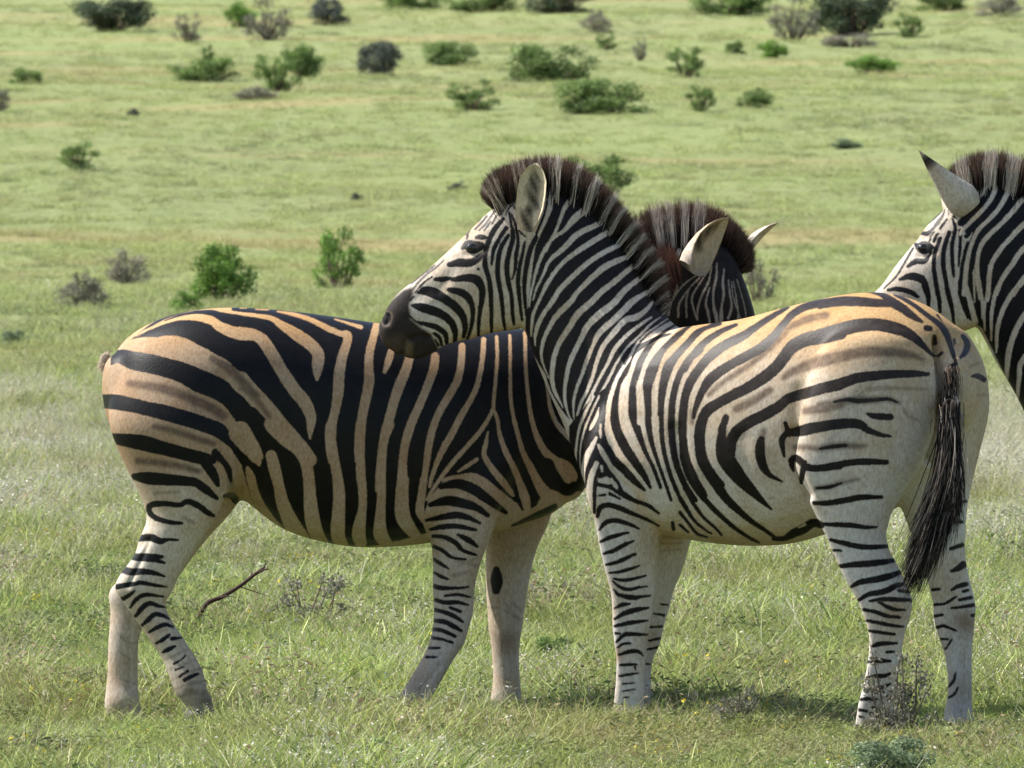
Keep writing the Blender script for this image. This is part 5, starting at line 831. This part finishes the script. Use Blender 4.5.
SH = [
 (112, 31, 92, 46, 'dome', 'dark', 'large dark green bush cut by the top edge, above the left part of the plain'),
 (187, 42, 36, 28, 'spiky', 'grey', 'thin grey shrub just right of the large dark bush at top left'),
 (241, 28, 36, 28, 'low', 'fresh', 'yellow-green shrub touching the left side of a wide grey thicket near the top'),
 (270, 40, 58, 40, 'spiky', 'grey', 'wide leafless grey thicket near the top edge with a yellow-green shrub on its left'),
 (328, 25, 44, 28, 'dome', 'blue', 'dark blue-grey round bush near the top edge, right of the grey thicket'),
 (202, 82, 82, 27, 'low', 'green', 'low wide green shrub with one tuft standing up from its middle'),
 (206, 66, 20, 22, 'spiky', 'green', 'small upright green tuft sticking up out of the low wide shrub at upper left'),
 (276, 92, 54, 46, 'loose', 'green', 'open see-through green shrub touching a denser one on its right'),
 (304, 77, 46, 36, 'dome', 'green', 'dense green shrub touching the open see-through one on its left'),
 (380, 77, 48, 40, 'dome', 'blue', 'round dark grey-green bush standing alone above the middle of the striped back', ),
 (450, 66, 62, 28, 'low', 'green', 'low light green shrub right of the round dark grey-green bush'),
 (472, 110, 62, 33, 'loose', 'green', 'spreading green shrub with ragged top above the forelock of the front zebra'),
 (26, 83, 40, 17, 'low', 'green', 'small low green shrub near the left edge, upper part of the plain'),
 (0, 112, 22, 28, 'dome', 'grey', 'grey shrub half cut by the left edge'),
 (80, 171, 50, 31, 'loose', 'green', 'sparse pale green shrub standing alone at left, level with the front zebra head'),
 (128, 285, 50, 38, 'dome', 'grey', 'grey-brown shrub left of the green bush behind the rump, the farther of two grey ones'),
 (82, 309, 60, 36, 'dome', 'grey', 'grey-brown shrub nearest the left edge, closer and lower of two grey ones'),
 (224, 303, 72, 62, 'dome', 'fresh', 'leafy green bush right behind the rump of the left zebra'),
 (338, 293, 64, 62, 'loose', 'fresh', 'green bush with grey bare base behind the back of the left zebra'),
 (186, 316, 36, 26, 'low', 'fresh', 'small bright green plant peeking over the rump of the left zebra'),
 (458, 191, 23, 10, 'low', 'blue', 'tiny grey-green cushion plant left of the front zebra forelock'),
 (357, 200, 15, 9, 'low', 'blue', 'tiny dark cushion plant on the open plain left of the muzzle and forelock'),
 (256, 100, 54, 14, 'low', 'grey', 'low dry grey scrub below the open see-through shrub'),
 (133, 117, 14, 9, 'low', 'blue', 'tiny dark tussock far left below the low wide shrub'),
 (596, 33, 36, 23, 'dome', 'grey', 'grey-green rounded shrub near the top middle of the photo'),
 (552, 82, 98, 42, 'low', 'green', 'wide green shrub clump behind another, upper middle of the plain'),
 (598, 113, 98, 38, 'low', 'green', 'wide dense green shrub in front of a similar one, upper middle of the plain'),
 (606, 50, 26, 20, 'loose', 'green', 'small loose green shrub between grey shrub and wide green clumps'),
 (640, 61, 20, 22, 'spiky', 'grey', 'thin wispy grey stalky shrub right of the wide green clumps'),
 (686, 77, 46, 34, 'loose', 'green', 'grey-green shrub with pale dry twigs at its right foot'),
 (700, 111, 40, 28, 'loose', 'green', 'small green shrub leaning left, nearer than the one with dry twigs'),
 (754, 108, 40, 19, 'low', 'green', 'low green shrub just right of the leaning one'),
 (735, 54, 24, 15, 'low', 'green', 'tiny green shrub between the grey-green and the bright low one'),
 (772, 58, 34, 20, 'low', 'fresh', 'small bright green shrub below the grey leafless thicket at top right'),
 (874, 74, 62, 20, 'low', 'fresh', 'flat bright green shrub at right below the big dark bush'),
 (793, 41, 60, 46, 'spiky', 'grey', 'tall grey leafless thicket left of the big dark bush'),
 (850, 36, 92, 62, 'dome', 'dark', 'big dark bush cut by the top edge at the right'),
 (850, 47, 62, 16, 'low', 'grey', 'low dry grey scrub at the foot of the big dark bush'),
 (908, 38, 38, 27, 'loose', 'green', 'green shrub just right of the big dark bush'),
 (732, 16, 100, 30, 'low', 'green', 'green bush row cut by the top edge, left of the grey thicket'),
 (1000, 17, 54, 24, 'dome', 'grey', 'grey-green shrub in the top right corner'),
 (480, 12, 84, 24, 'low', 'green', 'green bush cut by the top edge above the spreading ragged shrub'),
 (558, 13, 76, 26, 'low', 'dark', 'dark green bush cut by the top edge near the middle'),
 (410, 10, 74, 20, 'low', 'green', 'flat green bush cut by the top edge left of centre'),
 (940, 11, 60, 22, 'low', 'green', 'green bush cut by the top edge left of the corner shrub'),
 (594, 196, 96, 46, 'loose', 'green', 'green branching shrub right behind the mane of the front zebra'),
 (846, 149, 36, 11, 'low', 'teal', 'flat blue-green plant alone on the plain left of the right zebra ear'),
 (757, 306, 46, 54, 'loose', 'grey', 'grey shrub right behind the forelock of the hidden-bodied head'),
 (12, 348, 34, 20, 'low', 'teal', 'low blue-green plant at the left edge behind the rump'),
]
for i, q in enumerate(SH): shrub(*q[:7], seed=i % 4)
# weeds standing in the grass near the zebras
for q in [(898, 742, 96, 88, 'spiky', 'grey', 'dark weedy plant with thin stems beside the hind hooves at right', 1), (310, 640, 90, 70, 'spiky', 'grey', 'thin grey-brown weed under the belly of the left zebra', 2), (885, 785, 110, 52, 'low', 'teal', 'blue-green cushion of fine leaves at the bottom edge, right of centre', 0),
          (735, 735, 60, 44, 'spiky', 'grey', 'small brown weed between front and hind legs of the front zebra', 0), (560, 664, 60, 30, 'low', 'green', 'low leafy weed between the two zebras front legs', 1)]:
    shrub(*q[:7], seed=q[7], name='wild_herb', cat='weed', group='weeds in the near grass', deep=.7)
def twig():
    b = on_ground(232, 636); d = b[1]; k = (d+CAMD)/FPX; V, F = [], []
    def tube(pts, r0, r1):
        pts = catmull(np.array(pts, float), 4); o = len(V); n = len(pts)
        for i, q in enumerate(pts):
            r = r0+(r1-r0)*i/(n-1)
            for j in range(6): V.append(q+np.array([0, math.cos(j*1.047)*r, math.sin(j*1.047)*r])+np.array([math.sin(j*1.047)*r*-.6, 0, 0]))
        for i in range(n-1):
            for j in range(6): F.append((o+i*6+j, o+i*6+(j+1) % 6, o+(i+1)*6+(j+1) % 6, o+(i+1)*6+j))
    Q = lambda u, v, dy=0: P(u, v, d+dy)
    tube([Q(190, 640), Q(205, 606), Q(222, 597, .03), (Q(240, 586, .05)), Q(254, 575, .06), Q(264, 568, .06)], .0095, .0055)
    for pts in ([Q(218, 599, .03), Q(228, 596, 0), Q(236, 598, -.03)], [Q(250, 580, .06), Q(252, 570, .1), Q(247, 562, .12)], [Q(258, 573, .06), Q(268, 569, .03), Q(274, 575, 0)], [Q(241, 587, .05), Q(256, 592, .0), Q(268, 596, -.04)], [Q(262, 571, .06), Q(266, 563, .08), Q(262, 558, .1)]): tube(pts, .004, .0015)
    tag(mesh_obj('fallen_branch', V, F, mat_plain('dead_wood', (.055, .03, .022), .8, .2)), 'bare reddish brown dead branch sticking up from the grass under the left zebra belly', 'branch')
twig()
